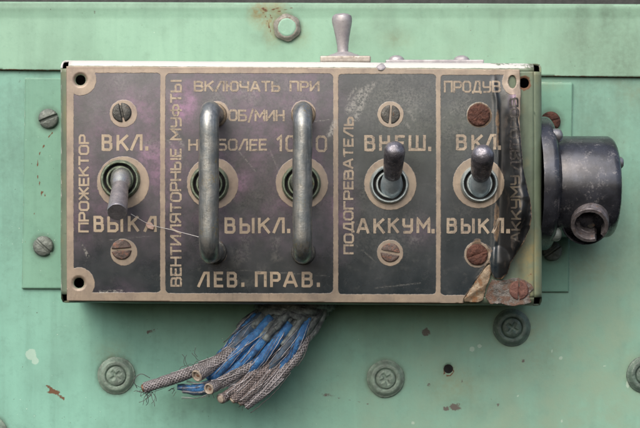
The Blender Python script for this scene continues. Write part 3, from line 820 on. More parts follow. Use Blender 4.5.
def plate_rust(x, y):
    r = 0.62 * np.clip(1 - (np.hypot(x - 479, y - 252) - 12) / 7, 0, 1) * (0.7 + .6 * fbm(x, y, 9, 3, 88))
    r = np.maximum(r, 0.55 * np.clip(1 - np.abs(sd_poly(x, y, EDGE)) / 5, 0, 1) * (x > 455) * (y > 200))
    r = np.maximum(r, 0.78 * blob(x, y, 496, 220, 5, 34, .7)); r = np.maximum(r, .6 * blob(x, y, 497, 125, 3.5, 40, .7)); r = np.maximum(r, .6 * blob(x, y, 488, 250, 12, 14))
    r = np.maximum(r, 0.6 * np.clip(1 - (np.hypot(x - 479, y - 115) - 11.5) / 3.5, 0, 1))
    for hx_, hy_ in ((80.5, 80), (79, 283)): r = np.maximum(r, 0.62 * np.clip(1 - (np.hypot(x - hx_, y - hy_) - 4.5) / 4.0, 0, 1))
    return np.clip(r, 0, 1)
def csink(px, py):
    h = plate_h(px, py)
    for cx, cy in ((80.5, 80), (79, 283)):
        h = h - 2.2 * np.clip(1 - (np.hypot(px - cx, py - cy) - 4.4) / 3.2, 0, 1)
    return h
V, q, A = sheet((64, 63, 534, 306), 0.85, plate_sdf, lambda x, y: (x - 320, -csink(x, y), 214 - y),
                dict(dark=dark_sdf, scr_haze=plate_scr_haze, purple=plate_purple, greenish=plate_green, black=plate_black, rust=plate_rust))
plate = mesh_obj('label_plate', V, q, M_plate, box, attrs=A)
solidify(plate, 1.3)

# ------------------------------------------------------------------ lettering
RR = [(0.22, 0), (0.78, 0), (1, .16), (1, .84), (.78, 1), (.22, 1), (0, .84), (0, .16)]
G = {
 'В': (1, [[(0, 0), (0, 1), (.72, 1), (.94, .9), (.94, .64), (.76, .54), (0.12, .54)], [(.76, .54), (1, .42), (1, .12), (.8, 0), (0.1, 0)]]),
 'К': (1, [[(0, 0), (0, 1)], [(.96, 1), (.1, .46)], [(.36, .58), (1, 0)]]),
 'Л': (1.05, [[(0, 0), (.58, 1), (.95, 1), (.95, 0)]]),
 'Ы': (1.3, [[(0, 1), (0, 0), (.5, 0), (.64, .12), (.64, .44), (.5, .55), (.1, .55)], [(1, 0), (1, 1)]]),
 'Н': (1, [[(0, 0), (0, 1)], [(1, 0), (1, 1)], [(0.1, .52), (.9, .52)]]),
 'Е': (.85, [[(1, 1), (0, 1), (0, 0), (1, 0)], [(.1, .52), (.88, .52)]]),
 'Ш': (1.3, [[(0, 1), (0, 0), (1, 0), (1, 1)], [(.5, .1), (.5, 1)]]),
 'А': (1.08, [[(0, 0), (.42, 1), (.58, 1), (1, 0)], [(.2, .3), (.8, .3)]]),
 'У': (1, [[(0, 1), (0, .58), (.12, .47), (.94, .47)], [(1, 1), (1, .14), (.84, 0), (.1, 0)]]),
 'М': (1.2, [[(0, 0), (0, 1), (.5, .4), (1, 1), (1, 0)]]),
 'П': (1, [[(0, 0), (0, 1), (1, 1), (1, 0)]]),
 'Р': (.95, [[(0, 0), (0, 1), (.78, 1), (1, .88), (1, .56), (.78, .44), (.1, .44)]]),
 'О': (1, [RR + ['c']]), '0': (.95, [RR + ['c']]),
 'Ж': (1.4, [[(.5, 0), (.5, 1)], [(0, 1), (.44, .5)], [(1, 1), (.56, .5)], [(0, 0), (.4, .5)], [(1, 0), (.6, .5)]]),
 'Т': (.95, [[(0, 1), (1, 1)], [(.5, 0), (.5, .9)]]),
 'И': (1.05, [[(0, 1), (0, 0)], [(1, 1), (1, 0)], [(.08, .08), (.92, .92)]]),
 'Я': (1, [[(1, 0), (1, 1), (.22, 1), (0, .88), (0, .56), (.22, .44), (.9, .44)], [(.5, .38), (0, 0)]]),
 'Ф': (1.25, [[(.5, 0), (.5, 1)], [(.2, .25), (.42, .25)], [(.42, .8), (.2, .8), (0, .68), (0, .37), (.2, .25)], [(.58, .8), (.8, .8), (1, .68), (1, .37), (.8, .25), (.58, .25)]]),
 'Ю': (1.4, [[(0, 0), (0, 1)], [(.06, .52), (.34, .52)], [(.52, 0), (.86, 0), (1, .16), (1, .84), (.86, 1), (.52, 1), (.38, .84), (.38, .16), 'c']]),
 'Ч': (1, [[(0, 1), (0, .55), (.14, .42), (.9, .42)], [(1, 0), (1, 1)]]),
 'Ь': (.9, [[(0, 1), (0, 0), (.8, 0), (1, .12), (1, .42), (.8, .55), (.12, .55)]]),
 'Д': (1.15, [[(0, -.16), (0, 0), (1, 0), (1, -.16)], [(.16, .08), (.42, 1), (.84, 1), (.84, .08)]]),
 'Г': (.85, [[(0, 0), (0, 1), (1, 1)]]),
 'Б': (1, [[(.92, 1), (0, 1), (0, 0), (.8, 0), (1, .12), (1, .42), (.8, .55), (.12, .55)]]),
 '/': (.6, [[(0, -.18), (1, 1.12)]]),
 '1': (.45, [[(0, .78), (.75, 1), (.75, 0)]]),
}
def stroke(pts, wd):
    closed = pts[-1] == 'c'
    if closed: pts = pts[:-1]
    P_ = []
    n = len(pts)
    rng = range(n) if closed else range(n - 1)
    for i in rng:                                        # split long runs so that letters follow a bent plate
        a = Vector(pts[i]); b_ = Vector(pts[(i + 1) % n]); k = max(1, int((b_ - a).length / 1.1))
        P_ += [a.lerp(b_, j / k) for j in range(k)]
    if not closed: P_.append(Vector(pts[-1]))
    n = len(P_); Lf, Rt = [], []
    for i in range(n):
        a = P_[i - 1] if (i > 0 or closed) else None; c = P_[(i + 1) % n] if (i < n - 1 or closed) else None
        t1 = (P_[i] - a).normalized() if a is not None else None; t2 = (c - P_[i]).normalized() if c is not None else None
        t1 = t1 or t2; t2 = t2 or t1
        n1 = Vector((-t1.y, t1.x)); n2 = Vector((-t2.y, t2.x)); m = n1 + n2
        m = m.normalized() if m.length > .2 else n1
        s = wd / 2 / max(.5, m.dot(n1))
        p = P_[i].copy()
        if a is None: p -= t2 * wd * 0.35
        if c is None: p += t1 * wd * 0.35
        Lf.append(p + m * s); Rt.append(p - m * s)
    V_ = Lf + Rt; F_ = []
    for i in (range(n) if closed else range(n - 1)):
        j = (i + 1) % n
        F_.append((i, i + n, j + n, j))
    return V_, F_

def lettering(text, x0, x1, y0, y1, wd, mat, vertical=False, glyphs=None, slant=0.0):
    """text inside the photo rectangle x0..x1, y0..y1 (y down); vertical reads upward.
    glyphs: explicit list of (char, start, end) along the reading direction"""
    Ht = (x1 - x0) if vertical else (y1 - y0)
    Ht -= wd
    if glyphs is None:
        gap = 0.36
        tot = sum((G[c][0] if c not in ' .' else (0.55 if c == ' ' else 0.12)) for c in text) + gap * (len(text) - 1)
        length = (y1 - y0 if vertical else x1 - x0) - wd
        u = length / tot; pos = 0.0; glyphs = []
        for c in text:
            ww = G[c][0] if c not in ' .' else (0.55 if c == ' ' else 0.12)
            glyphs.append((c, pos * u + wd / 2, (pos + ww) * u + wd / 2)); pos += ww + gap
        base = y1 if vertical else x0
    else:
        base = 0.0 if not vertical else 0.0
    V_, F_ = [], []
    lift = 0.32
    for c, a, b_ in glyphs:
        if c == ' ': continue
        rot = random.uniform(-.012, .012); dv = random.uniform(-.25, .25)
        strokes = G[c][1] if c != '.' else [[(0, 0), (0, 0.001)]]
        for si, st in enumerate(strokes):
            pl = []
            for p in st:
                if p == 'c': pl.append('c'); continue
                if c == '.': su, sv = a + wd * .5, (-0.1 if p[1] == 0 else wd * .75)
                else: su, sv = a + (b_ - a) * p[0], Ht * p[1]
                pl.append((su + rot * sv, sv + wd / 2 + dv + rot * (su - a)))
            vv, ff = stroke(pl, wd * (1.15 if c == '.' else 1))
            n = len(V_)
            for p in vv:
                if vertical: px, py = x1 - p.y, (base - p.x)
                else: px, py = base + p.x, y1 - p.y
                V_.append((px, py, lift + 0.03 * si))
            F_ += [tuple(n + i for i in f) for f in ff]
    A_ = np.array(V_)
    X, Y, Z = on_plate(A_[:, 0], A_[:, 1])
    return mesh_obj('lettering', np.stack([X, Y - A_[:, 2], Z], 1), F_, mat, plate, smooth=False)

T3, T2 = 2.75, 2.0
lettering('ВКЛ.', 0, 0, 134.4, 151, T3, M_let, glyphs=[('В', 103.6, 111.6), ('К', 118.4, 128), ('Л', 132, 142.2), ('.', 146, 148)])
lettering('ВЫКЛ', 0, 0, 215.8, 232, T3, M_let, glyphs=[('В', 95.6, 103.2), ('Ы', 109.4, 122.5), ('К', 129.8, 138.4), ('Л', 145.4, 156.4)])
lettering('ПРОЖЕКТОР', 79, 89.8, 134.6, 232.4, T2, M_let, True)
lettering('ВЕНТИЛЯТОРНЫЕ', 170.4, 182, 148.5, 286.6, T2, M_let2, True)
lettering('МУФТЫ', 170.6, 182.2, 80, 140.5, T2, M_let2, True)
lettering('ВКЛЮЧАТЬ', 194, 280.4, 81, 92, T2, M_let2)
lettering('ПРИ', 289.6, 319.6, 81, 92, T2, M_let2)
lettering('ОБ/МИН', 228.6, 284.8, 109.8, 121.6, T2, M_let2)
lettering('НЕ', 188.6, 208, 139, 151, T2, M_let2)
lettering('БОЛЕЕ', 217.6, 267.4, 139, 151, T2, M_let2)
lettering('1000', 0, 0, 135.4, 152, T2 + .3, M_let2, glyphs=[('1', 277.6, 282), ('0', 286.6, 294.4), ('0', 300.4, 309.4), ('0', 317, 326)])
lettering('ВЫКЛ.', 0, 0, 217.2, 233.4, T3, M_let, glyphs=[('В', 226.2, 234.4), ('Ы', 241.2, 253.4), ('К', 259.6, 269), ('Л', 274, 284), ('.', 287.4, 289)])
lettering('ЛЕВ.', 0, 0, 271.4, 287.2, T3, M_let, glyphs=[('Л', 198.8, 209), ('Е', 215.4, 222.4), ('В', 228.4, 236), ('.', 241.6, 243)])
lettering('ПРАВ.', 0, 0, 271.4, 287.2, T3, M_let, glyphs=[('П', 256.4, 265.4), ('Р', 271.6, 279.4), ('А', 284.6, 296.4), ('В', 303, 311.4), ('.', 317, 319)])
lettering('ПОДОГРЕВАТЕЛЬ', 343.2, 353.6, 117, 254.2, T2, M_let2, True)
lettering('ВНЕШ.', 0, 0, 135.2, 151.4, T3, M_let2, glyphs=[('В', 365.6, 373.8), ('Н', 380.4, 388.6), ('Е', 396, 403.4), ('Ш', 409.6, 424), ('.', 428, 430)])
lettering('АККУМ.', 0, 0, 218, 233.6, T3, M_let2, glyphs=[('А', 357.8, 368), ('К', 374.6, 383.4), ('К', 389, 397.6), ('У', 403.4, 411.4), ('М', 417.6, 428.6), ('.', 431.4, 433)])
lettering('ПРОДУВ', 443.6, 500.4, 81, 93, T2 - .1, M_let2)
lettering('ВКЛ.', 0, 0, 134.4, 150.4, T3, M_let2, glyphs=[('В', 457, 465), ('К', 472.4, 481.6), ('Л', 485.4, 494.6), ('.', 497.4, 499)])
lettering('ВЫКЛ.', 0, 0, 218, 233.6, T3, M_let2, glyphs=[('В', 447.6, 455.2), ('Ы', 461.8, 473), ('К', 479, 487.6), ('Л', 492.4, 502), ('.', 505, 507)])
lettering('АККУМУ', 508.6, 517.6, 175.6, 242, T2 - .2, M_let3, True)
lettering('ЛЯТОРОВ', 508.6, 517.6, 98, 171.5, T2 - .2, M_let4, True)

# ------------------------------------------------------------------ torn corner of the plate
flap_poly = [(464, 298), (477, 279), (486, 266.5), (489.5, 263.5), (491.5, 268), (489.5, 278), (485.5, 289), (483, 300), (478, 302.5), (464, 302)]
def flap_h(x, y): return 1.2 + 2.6 * blob(x, y, 489, 275, 18, 26) + 1.1 * fbm(x, y, 9, 3, 111) + 1.6 * np.clip(1 - np.abs((x - 465) * 0.56 + (y - 298) * .83 - 0) / 5, 0, 1)
V, q, _ = sheet((458, 255, 502, 308), 0.8, lambda x, y: sd_poly(x, y, flap_poly) + .5 * fbm(x, y, 4, 2, 112), lambda x, y: (x - 320, -flap_h(x, y), 214 - y))
fl = mesh_obj('torn_flap', V, q, M_tan, plate); solidify(fl, 1.2); fl['label'] = 'bare rusty brass flap bent up at the torn corner'
scrap_poly = [(485, 297), (488, 287), (492, 279), (498, 280.5), (506, 280.5), (511, 278), (518, 278), (525, 280.5), (531, 284), (534, 289), (530, 292), (529, 298), (531, 302), (522, 304.5), (511, 306), (500, 303.5), (490, 303.5)]
V, q, _ = sheet((480, 272, 542, 312), 0.8, lambda x, y: sd_poly(x, y, scrap_poly) + .7 * fbm(x, y, 5, 2, 113), lambda x, y: (x - 320, -(1.2 + 1.6 * fbm(x, y, 11, 4, 114) + 1.5 * sstep(300, 306, y)), 214 - y))
sc_ = mesh_obj('plate_fragment', V, q, M_scrap, box); solidify(sc_, 1.2); sc_['label'] = 'torn grey fragment left round the lower right screw'

# ------------------------------------------------------------------ screws
def slotted(center, axis, r, mat, parent, dome=3.0, slot=1.5, depth=2.6, ang=0.0, rough=0.0, back=5.0, name='screw', seed=0, res=None):
    def h(x, y):
        q_ = np.clip(np.hypot(x, y) / r, 0, 1)
        hh = dome * np.sqrt(np.maximum(0, 1 - (q_ * 0.93) ** 2)) - .6 * sstep(.9, 1, q_)
        hh = hh - depth * (1 - sstep(slot * .75, slot * 1.15, np.abs(y)))
        if rough: hh = hh + rough * fbm(x + seed * 13, y, 3.5, 3, seed)
        return hh
    V_, F_ = disc(center, axis, r, h, res or max(0.4, r / 24), back, ang)
    return mesh_obj(name, V_, F_, mat, parent)
FW = (0, -1, 0)
def R_(d): return math.radians(d)
# on the plate: recessed slotted heads
slotted(W(121.8, 112.4, -3.4), FW, 9.6, M_screwd, box, 2.2, 1.2, 2.4, R_(-78), .3, seed=1)
slotted(W(121.6, 249.6, -3.6), FW, 10, M_screwr, box, 2.2, 1.3, 2.4, R_(4), .5, seed=2)
slotted(W(390.4, 114.6, -3.2), FW, 9.6, M_screwd, box, 1.6, 1.2, 2.4, R_(86), .3, seed=3)
slotted(W(390.2, 252.6, -3.4), FW, 9.6, M_screwr, box, 1.6, 1.4, 2.4, R_(-10), .5, seed=4)
s_ = slotted(W(478.8, 115, -3.8), FW, 11.3, M_rust, box, 2.0, .8, .3, R_(40), 1.2, seed=5); s_['label'] = 'red rusted screw with its slot filled up'
s_ = slotted(W(477.2, 254.5, -4.2), FW, 10.6, M_rust, box, 2.4, .8, .5, R_(20), 1.2, seed=6)
s_ = slotted(W(519, 290.2, -2.2), FW, 9.6, M_rustpink, box, 1.6, 1.1, 2.6, R_(88), .8, seed=7); s_['label'] = 'pinkish rusted screw in the torn corner'
# on the mounting plate
slotted(W(48.4, 118.6, D_MNT - 1.5), FW, 10.6, M_screwg, box, 4.0, 1.5, 3.0, R_(22), .4, seed=8)
slotted(W(43.2, 246, D_MNT - 1.5), FW, 10.8, M_screwg, box, 4.0, 1.5, 3.0, R_(-42), .4, seed=9)
slotted(W(550.5, 121.4, D_MNT - 1.5), FW, 10.6, M_rust, box, 4.0, 1.2, .8, R_(15), 1.0, seed=10)
slotted(W(552, 251, D_MNT - 1.5), FW, 10.6, M_screwg, box, 4.0, 1.5, 3.0, R_(35), .4, seed=11)

# ------------------------------------------------------------------ toggle switches
def switch(cx, cy, r, ringmat, tip, tipd, tr, levermat, basemat, base=None, flat_end=False, collar=0.55):
    c = W(cx, cy, -3.8)
    b = MB().add(*lathe(c, FW, [(r + 1.0, 0), (r + 1.0, 2.2), (r + 0.4, 3.2), (r - .2, 5.6), (r - .8, 6.4), (r - 1.6, 6.4), (r - 2.2, 5.8), (r - 2.5, 1.0)], 48, jit=.25, caps=False))
    sw = b.build('toggle_switch', ringmat, box)
    MB().add(*lathe(c, FW, [(r - 2.0, 1.4), (r - 5.5, 1.2), (0.01, 1.1)], 36)).build('bushing', M_black, sw)
    MB().add(*lathe(c, FW, [(r - 5.2, 0.6), (r - 5.2, 4.2), (r - 5.8, 4.9), (r - 6.8, 4.9), (r - 7.4, 4.2), (r - 7.6, 1.0)], 40, caps=False)).build('inner_ring', M_ringp if ringmat is M_ringp else M_ring, sw)
    p0 = W(base[0], base[1], -1) if base else W(cx, cy, -1); p1 = W(tip[0], tip[1], -tipd); p1 = p1 + (p1 - p0).normalized() * (0 if flat_end else tr * .9); ax = p1 - p0; Ln = ax.length
    m = collar
    MB().add(*lathe(p0, ax, [(9.5, -2), (11.0, Ln * .06), (10.8, Ln * .17), (9.2, Ln * .29), (7.6, Ln * .36), (7.4, Ln * .5), (7.2, Ln * .55)], 32, jit=.2)).build('lever_collar', basemat, sw)
    if flat_end:
        pr = [(7.5, Ln * .25), (8.0, Ln * .34), (tr * .93, Ln * .6), (tr, Ln * .96), (tr * .985, Ln * .985), (tr * .93, Ln), (0.01, Ln)]
    else:
        pr = [(7.0, Ln * .30), (8.1, Ln * .33), (tr * .92, Ln * .45), (tr, Ln * .75)]
        for i in range(9):
            a = math.pi / 2 * i / 8; pr.append((max(.01, tr * math.cos(a)), Ln - tr * .95 + tr * .95 * math.sin(a)))
    MB().add(*lathe(p0, ax, pr, 36, jit=.35)).build('lever', levermat, sw)
    return sw
switch(120.4, 179.6, 18.8, M_ring, (117, 212.3), 60, 9.6, M_levgrey, M_chrome, base=(122, 175), flat_end=True)
switch(209.6, 184, 18.4, M_ring, (208, 170), 40, 8.6, M_levgrey, M_chrome, base=(208.6, 184))
switch(301.2, 183.6, 18.6, M_ring, (301.4, 170), 40, 8.6, M_levgrey, M_chrome, base=(301, 184))
switch(389.2, 184.4, 18.6, M_ringp, (394.6, 151.0), 46, 10.2, M_sleeve, M_cup, base=(391.0, 190))
s_ = switch(479.2, 183.6, 18.0, M_ringp, (482.8, 155.0), 46, 11.0, M_sleeve, M_cup, base=(479.4, 189))

# ------------------------------------------------------------------ guard loops
def loop(cx, cy0, cy1, r, hgt):
    x = cx
    z0, z1 = 214 - cy0, 214 - cy1; X = x - 320; rb = 17
    pts = [(X, 0, z0), (X, -(hgt - rb) * .55, z0), (X, -(hgt - rb), z0)]
    for i in range(1, 9):
        a = math.pi / 2 * i / 8; pts.append((X, -(hgt - rb) - rb * math.sin(a), z0 - rb * (1 - math.cos(a))))
    for i in range(1, 14): pts.append((X + .35 * math.sin(i), -hgt, z0 - rb + (z1 - z0 + 2 * rb) * i / 14))
    for i in range(0, 9):
        a = math.pi / 2 * i / 8; pts.append((X, -(hgt - rb) - rb * math.cos(a), z1 + rb * (1 - math.sin(a))))
    pts += [(X, -(hgt - rb) * .55, z1), (X, 0, z1)]
    b = MB().add(*tube(pts, r, 28, jit=.35, jf=.12))
    g = b.build('guard_loop', M_loop, box, sharp=60)
    for cy in (cy0, cy1):
        MB().add(*lathe(W(cx, cy, -2.6), FW, [(12.2, 0), (12.2, 1.6), (11.4, 2.6), (10, 3.0), (8.6, 2.6)], 36, jit=.3, caps=False)).build('collar', M_screwd if cy == cy1 else M_tan, g)
    return g
loop(214.8, 115.2, 252.0, 9.6, 74)
loop(303.4, 115.2, 252.6, 9.3, 74)

# ------------------------------------------------------------------ on top of the box
dT = 34.0
zt = 214 - top(345) + .4
def topz(px, d): return 214 - top(px)
def TX(px, d): return (px - 320) * (L + d) / L
b = MB()
x0, x1 = TX(320, dT), TX(370, dT)
box_mb(b, (x0, dT - 26, zt - .5), (x1, dT + 26, zt + 6.2))
tb = b.build('switch_base', M_bracket, box, smooth=False)
bv = tb.modifiers.new('soft', 'BEVEL'); bv.width = 1.6 * S; bv.segments = 3
c = Vector((TX(344, dT), dT, zt + 6))
b = MB().add(*lathe(c, (0, 0, 1), [(19, 0), (18.4, 1.6), (15, 3.4), (11, 4.8), (8.5, 6), (7, 6.4), (.01, 6.4)], 40, jit=.3))
tsw = b.build('toggle_switch', M_light, box)
a_ = Vector((-0.03, -0.02, 1))
MB().add(*lathe(c + Vector((-1.0, 0, 4)), a_, [(6.2, 0), (5.6, 4), (5.9, 10), (7.2, 18), (9.0, 27), (10.2, 33), (10.4, 36.5), (9.6, 39.5), (7.0, 41.2), (3.4, 42), (.01, 42.2)], 36, jit=.35)).build('lever', M_light, tsw)
b = MB(); box_mb(b, (TX(385, dT), 16, zt - 2.5), (TX(482, dT), 60, zt + 3.0))
st = b.build('top_strip', M_light, box, smooth=False); bv = st.modifiers.new('soft', 'BEVEL'); bv.width = 1.0 * S; bv.segments = 2
for px in (396.5, 461.5):
    slotted((TX(px, dT), dT, zt + 3.0), (0, 0, 1), 8.2, M_light, box, 6.4, 1.0, 1.6, R_(80), .25, back=1.5, seed=int(px))
# paint drip on the lip
b = MB().add(*lathe(W(381, 67, 1.2), (0, -.6, .8), [(5.0, -.6), (4.4, .8), (2.6, 1.8), (.01, 2.2)], 20, jit=.8)); b.build('paint_drip', M_light, box)

# ------------------------------------------------------------------ connector on the right side of the box
dC = 55.0
kC = (L + dC) / L
cz = (214 - 186.8) * kC
con = thing('plug_connector', 'black round plug connector with an empty metal sleeve on the right side of the box', 'connector', (224, dC, cz))
AX = (1, 0, 0)
Rb = 52.6
xb = (621.5 - 320) * 1.012
prof = [(Rb - 2, 236), (Rb - 1.0, 246), (Rb, 250), (Rb, xb - 9)]
for i in range(1, 9):
    a = math.pi / 2 * i / 8; prof.append((Rb - 8 + 8 * math.cos(a), xb - 9 + 8 * math.sin(a)))
prof += [(30, xb - .6), (.01, xb - .4)]
cv = MB().add(*lathe((0, dC, cz), AX, prof, 96, jit=.2))
body = cv.build('body', M_bake, con)
cz2 = (214 - 183.5) * kC
fp = [(69, 222.0), (69.5, 232)]
for i in range(1, 8):
    a = math.pi / 2 * i / 7; fp.append((63 + 6.5 * math.cos(a), 232 + 7 * math.sin(a)))
fp += [(57, 239.5), (Rb - 1, 243)]
MB().add(*lathe((0, dC, cz2), AX, fp, 80, jit=.3, caps=False)).build('flange', M_bake, con)
# flange screws
for ang, mat in ((50, M_steel), (-58, M_screwg)):
    yy = dC - 62 * math.cos(R_(ang)) ; zz = cz2 + 62 * math.sin(R_(ang))
    slotted((239, yy, zz), AX, 7.2, mat, con, 6.5, 1.0, 1.4, R_(50), .2, back=4, seed=ang)
# screw in the end cap
MB().add(*lathe((xb - 2, dC - 31, (214 - 164) * kC), AX, [(6.5, 0), (6.2, 3), (4.2, 5), (.01, 5.4)], 24)).build('end_screw', M_steel, con)
# cable outlet: black collar, split metal sleeve, dark throat
sx, sy = 586.0, 221.0
pS = W(sx, sy, 20)
axS = Vector((-.12, -1, -.20)).normalized()
ou = MB().add(*lathe(pS, axS, [(25.5, -26), (25.5, -3), (24.8, -1.0), (23.4, -.4), (23.6, -1.4), (23.4, -24), (.01, -24)], 56, jit=.25)).build('cable_outlet', M_bake, con)
def arc_shell(c, ax, r0, r1, h0, h1, a0, a1, n=48, jit=.5):
    pr = [(r1, h0), (r1, h1 - .8), (r1 - .6, h1), (r0 + .6, h1), (r0, h1 - .8), (r0, h0), (r1, h0)]
    V_, F_, U_ = lathe(c, ax, pr, n, a0, a1, jit=jit)
    m = n + 1; k = len(pr) - 1
    F_.append(tuple(j * m for j in range(k))); U_ += [(0, 0)] * k
    F_.append(tuple(j * m + n for j in range(k))[::-1]); U_ += [(0, 0)] * k
    return V_, F_, U_
axM = Vector((-.22, -1, -.50)).normalized()
sl = MB().add(*arc_shell(W(sx + 4.0, sy - 1.5, 14), axM, 14.6, 18.8, -24, 14, R_(-42), R_(290), n=90, jit=.3))
sl.build('metal_sleeve', M_sock, ou)
sl = MB().add(*arc_shell(W(sx + 3.5, sy + 0, 17), axM, 9.5, 13.8, -16, 6, R_(175), R_(300), 30)); sl.build('inner_liner', M_sock, ou)
MB().add(*lathe(W(sx + 5, sy + 2, 24), axM, [(4.2, -8), (4.2, 4), (3.2, 5), (.01, 5)], 20)).build('contact_pin', M_screwd, ou)

# ------------------------------------------------------------------ bolts on the wall
def wall_bolt(px, py, mat, label, spin, seed, group='painted cross-head bolts on the wall'):
    c = W(px, py, D_LOW + 1.0); r = 20.2
    t = thing('wall_bolt', label, 'bolt', c, group)
    def hw(x, y):
        q_ = np.hypot(x, y)
        h = 5.2 - 3.4 * sstep(r * .72, r, q_) - 2.4 * (1 - sstep(10.2, 12.2, q_)) + .3 * fbm(x + seed * 9, y, 6, 3, seed)
        return h
    V_, F_ = disc(c, FW, r, hw, .6, 4, spin, sdf=lambda x, y: sd_circ(x, y, 0, 0, r) + .5 * fbm(x + seed * 31, y, 9, 2, seed))
    mesh_obj('washer', V_, F_, mat, t)
    def hh(x, y):
        q_ = np.hypot(x, y)
        h = 3.2 * np.sqrt(np.maximum(0, 1 - (np.clip(q_ / 10.8, 0, 1) * .9) ** 2))
        arm = np.minimum(np.maximum(np.abs(x) - 6.2, np.abs(y) - 1.5), np.maximum(np.abs(y) - 6.2, np.abs(x) - 1.5))
        h = h - 1.7 * (1 - sstep(-.8, 1.3, arm)) * (0.5 + .5 * sstep(7, 1, q_)) + .35 * fbm(x + seed * 7, y, 4, 3, seed + 3)
        return h
    V_, F_ = disc(c + Vector((0, -3.4, 0)), FW, 10.2, hh, .45, 4, spin + .4)
    mesh_obj('bolt_head', V_, F_, mat, t)
    return t
wall_bolt(*BOLTS[0], M_bolt, 'round green bolt with clear washer ring, left of the frayed cables', .3, 1)
wall_bolt(*BOLTS[1], M_bolt, 'round grey-green bolt below the middle of the box, left of the empty hole', .1, 2)
wall_bolt(*BOLTS[2], M_boltd, 'dark grimy round bolt right under the torn corner of the box', .55, 3)
wall_bolt(*BOLTS[3], M_boltd, 'round bolt cut off by the right border of the photo', .2, 4)
wall_bolt(*BOLTS[4], M_bolt, 'round bolt cut off at the bottom left corner of the photo', .2, 5)
# hexagonal bolt above the box
c = W(287, 27.6, D_UP - .8)
t = thing('hex_bolt', 'hexagonal bolt with a pale green painted face and rust beside it, above the box', 'bolt', c)
def hexsdf(r, rnd):
    def f(x, y):
        d = np.full(np.shape(x), -1e9)
        for i in range(6):
            a = R_(60 * i + 8); d = np.maximum(d, x * math.cos(a) + y * math.sin(a) - r)
        return np.minimum(-d, sd_circ(x, y, 0, 0, r * 1.07))
    return f
V_, F_ = disc(c, FW, 16, lambda x, y: 4.0 - 2.4 * sstep(10.5, 15, np.hypot(x, y)) + .3 * fbm(x, y, 5, 3, 131), .5, 4, 0, sdf=hexsdf(14.0, 2))
mesh_obj('bolt_ring', V_, F_, M_hexring, t)
V_, F_ = disc(c + Vector((0, -3.4, 0)), FW, 10.6, lambda x, y: 1.2 - 0.9 * sstep(8, 10.6, np.hypot(x, y)) + .2 * fbm(x, y, 5, 3, 133), .5, 3)
M_face = painted('bolt_face_paint', (0.26, 0.43, 0.33), (0.22, 0.385, 0.295), with_attr=False, rough=.45)
mesh_obj('bolt_face', V_, F_, M_face, t)

# ------------------------------------------------------------------ frayed cable bundle
cab = thing('cable_bundle', 'cut bundle of grey braided and blue wires hanging out from under the box', 'cable', W(298, 312, 80))
def path(pts):
    return catmull([W(*p) for p in pts], 9)
# dirty strands and tape at the root
pw = catmull([W(302, 290, 80), W(292, 306, 78), W(281, 320, 75), W(271, 332, 72), W(265, 339, 70)], 8)
b = MB().add(*tube(pw, [30, 30, 27, 22, 12], 40, jit=2.0, jf=.12, flat=.75))
rng = random.Random(3)
for i in range(30):
    o = -36 + 72 * (i + rng.uniform(-.4, .4)) / 29; dd = rng.uniform(-14, 6) + abs(o) * .4
    e = rng.uniform(-5, 5); ln = rng.uniform(-8, 5)
    ps = catmull([W(306 + o * .7, 292, 78 + dd), W(294 + o * .9, 308 + rng.uniform(-3, 3), 64 + dd), W(281 + o * .95 + e, 324 + o * .12, 54 + dd), W(270 + o * .85 + e - ln * .7, 337 + ln + o * .25, 50 + dd)], 8)
    q_ = rng.uniform(2.6, 4.4)
    b.add(*tube(ps, [q_, q_, q_, q_ * .9], 12, jit=.7, jf=.2))
for i in range(9):                                        # turns of old tape across the strands
    y_ = 301 + i * 3.4; k = rng.uniform(-2, 2)
    cxx = 299 - (y_ - 300) * .72; hw_ = 37 - (y_ - 300) * .25
    ps = catmull([W(cxx - hw_, y_ - 8 + k, 74), W(cxx - hw_ * .5, y_ - 3, 50 + rng.uniform(0, 5)), W(cxx, y_ + k, 45 + rng.uniform(0, 5)), W(cxx + hw_ * .5, y_ + 4, 50 + rng.uniform(0, 5)), W(cxx + hw_, y_ + 6 + k, 74)], 6)
    if i < 5: b.add(*tube(ps, 3.4, 10, jit=1.6, jf=.25, flat=.4))
wr = b.build('wrapping', M_wrap, cab, sharp=0)

paths = []
def wire(pts, r, mat, core=None, taper=None, jit=.4, hollow=False, flat=1.0):
    p = path(pts); rad = taper or [r, r, r, r]
    if hollow:                                           # open braid end: outer tube, rolled rim and a core inside
        rad = [r * .9, r, r, r * 1.02]
    paths.append(p)
    b = MB().add(*tube(p, rad, 18, caps=not hollow, jit=jit, jf=.16, flat=flat))
    o = b.build('wire', mat, cab, sharp=0)
    e = p[-1]; dr = (p[-1] - p[-3]).normalized()
    if hollow:
        MB().add(*lathe(e - dr * 5, dr, [(r * .98, 4.2), (r * 1.0, 5.6), (r * .8, 6.2), (r * .62, 5.4), (r * .58, -1), (.01, -1)], 20, jit=.5)).build('insulation_rim', M_cream, o)
        MB().add(*lathe(e - dr * 6, dr, [(r * .42, 0), (r * .4, 5), (.01, 5.4)], 14, jit=.4)).build('conductor', M_copper, o)
    elif core:
        MB().add(*lathe(e - dr * 1, dr, [(r * .74, 0), (r * .7, 2.6), (r * .45, 3.4), (.01, 3.2)], 16, jit=.5)).build('conductor', core, o)
    return o
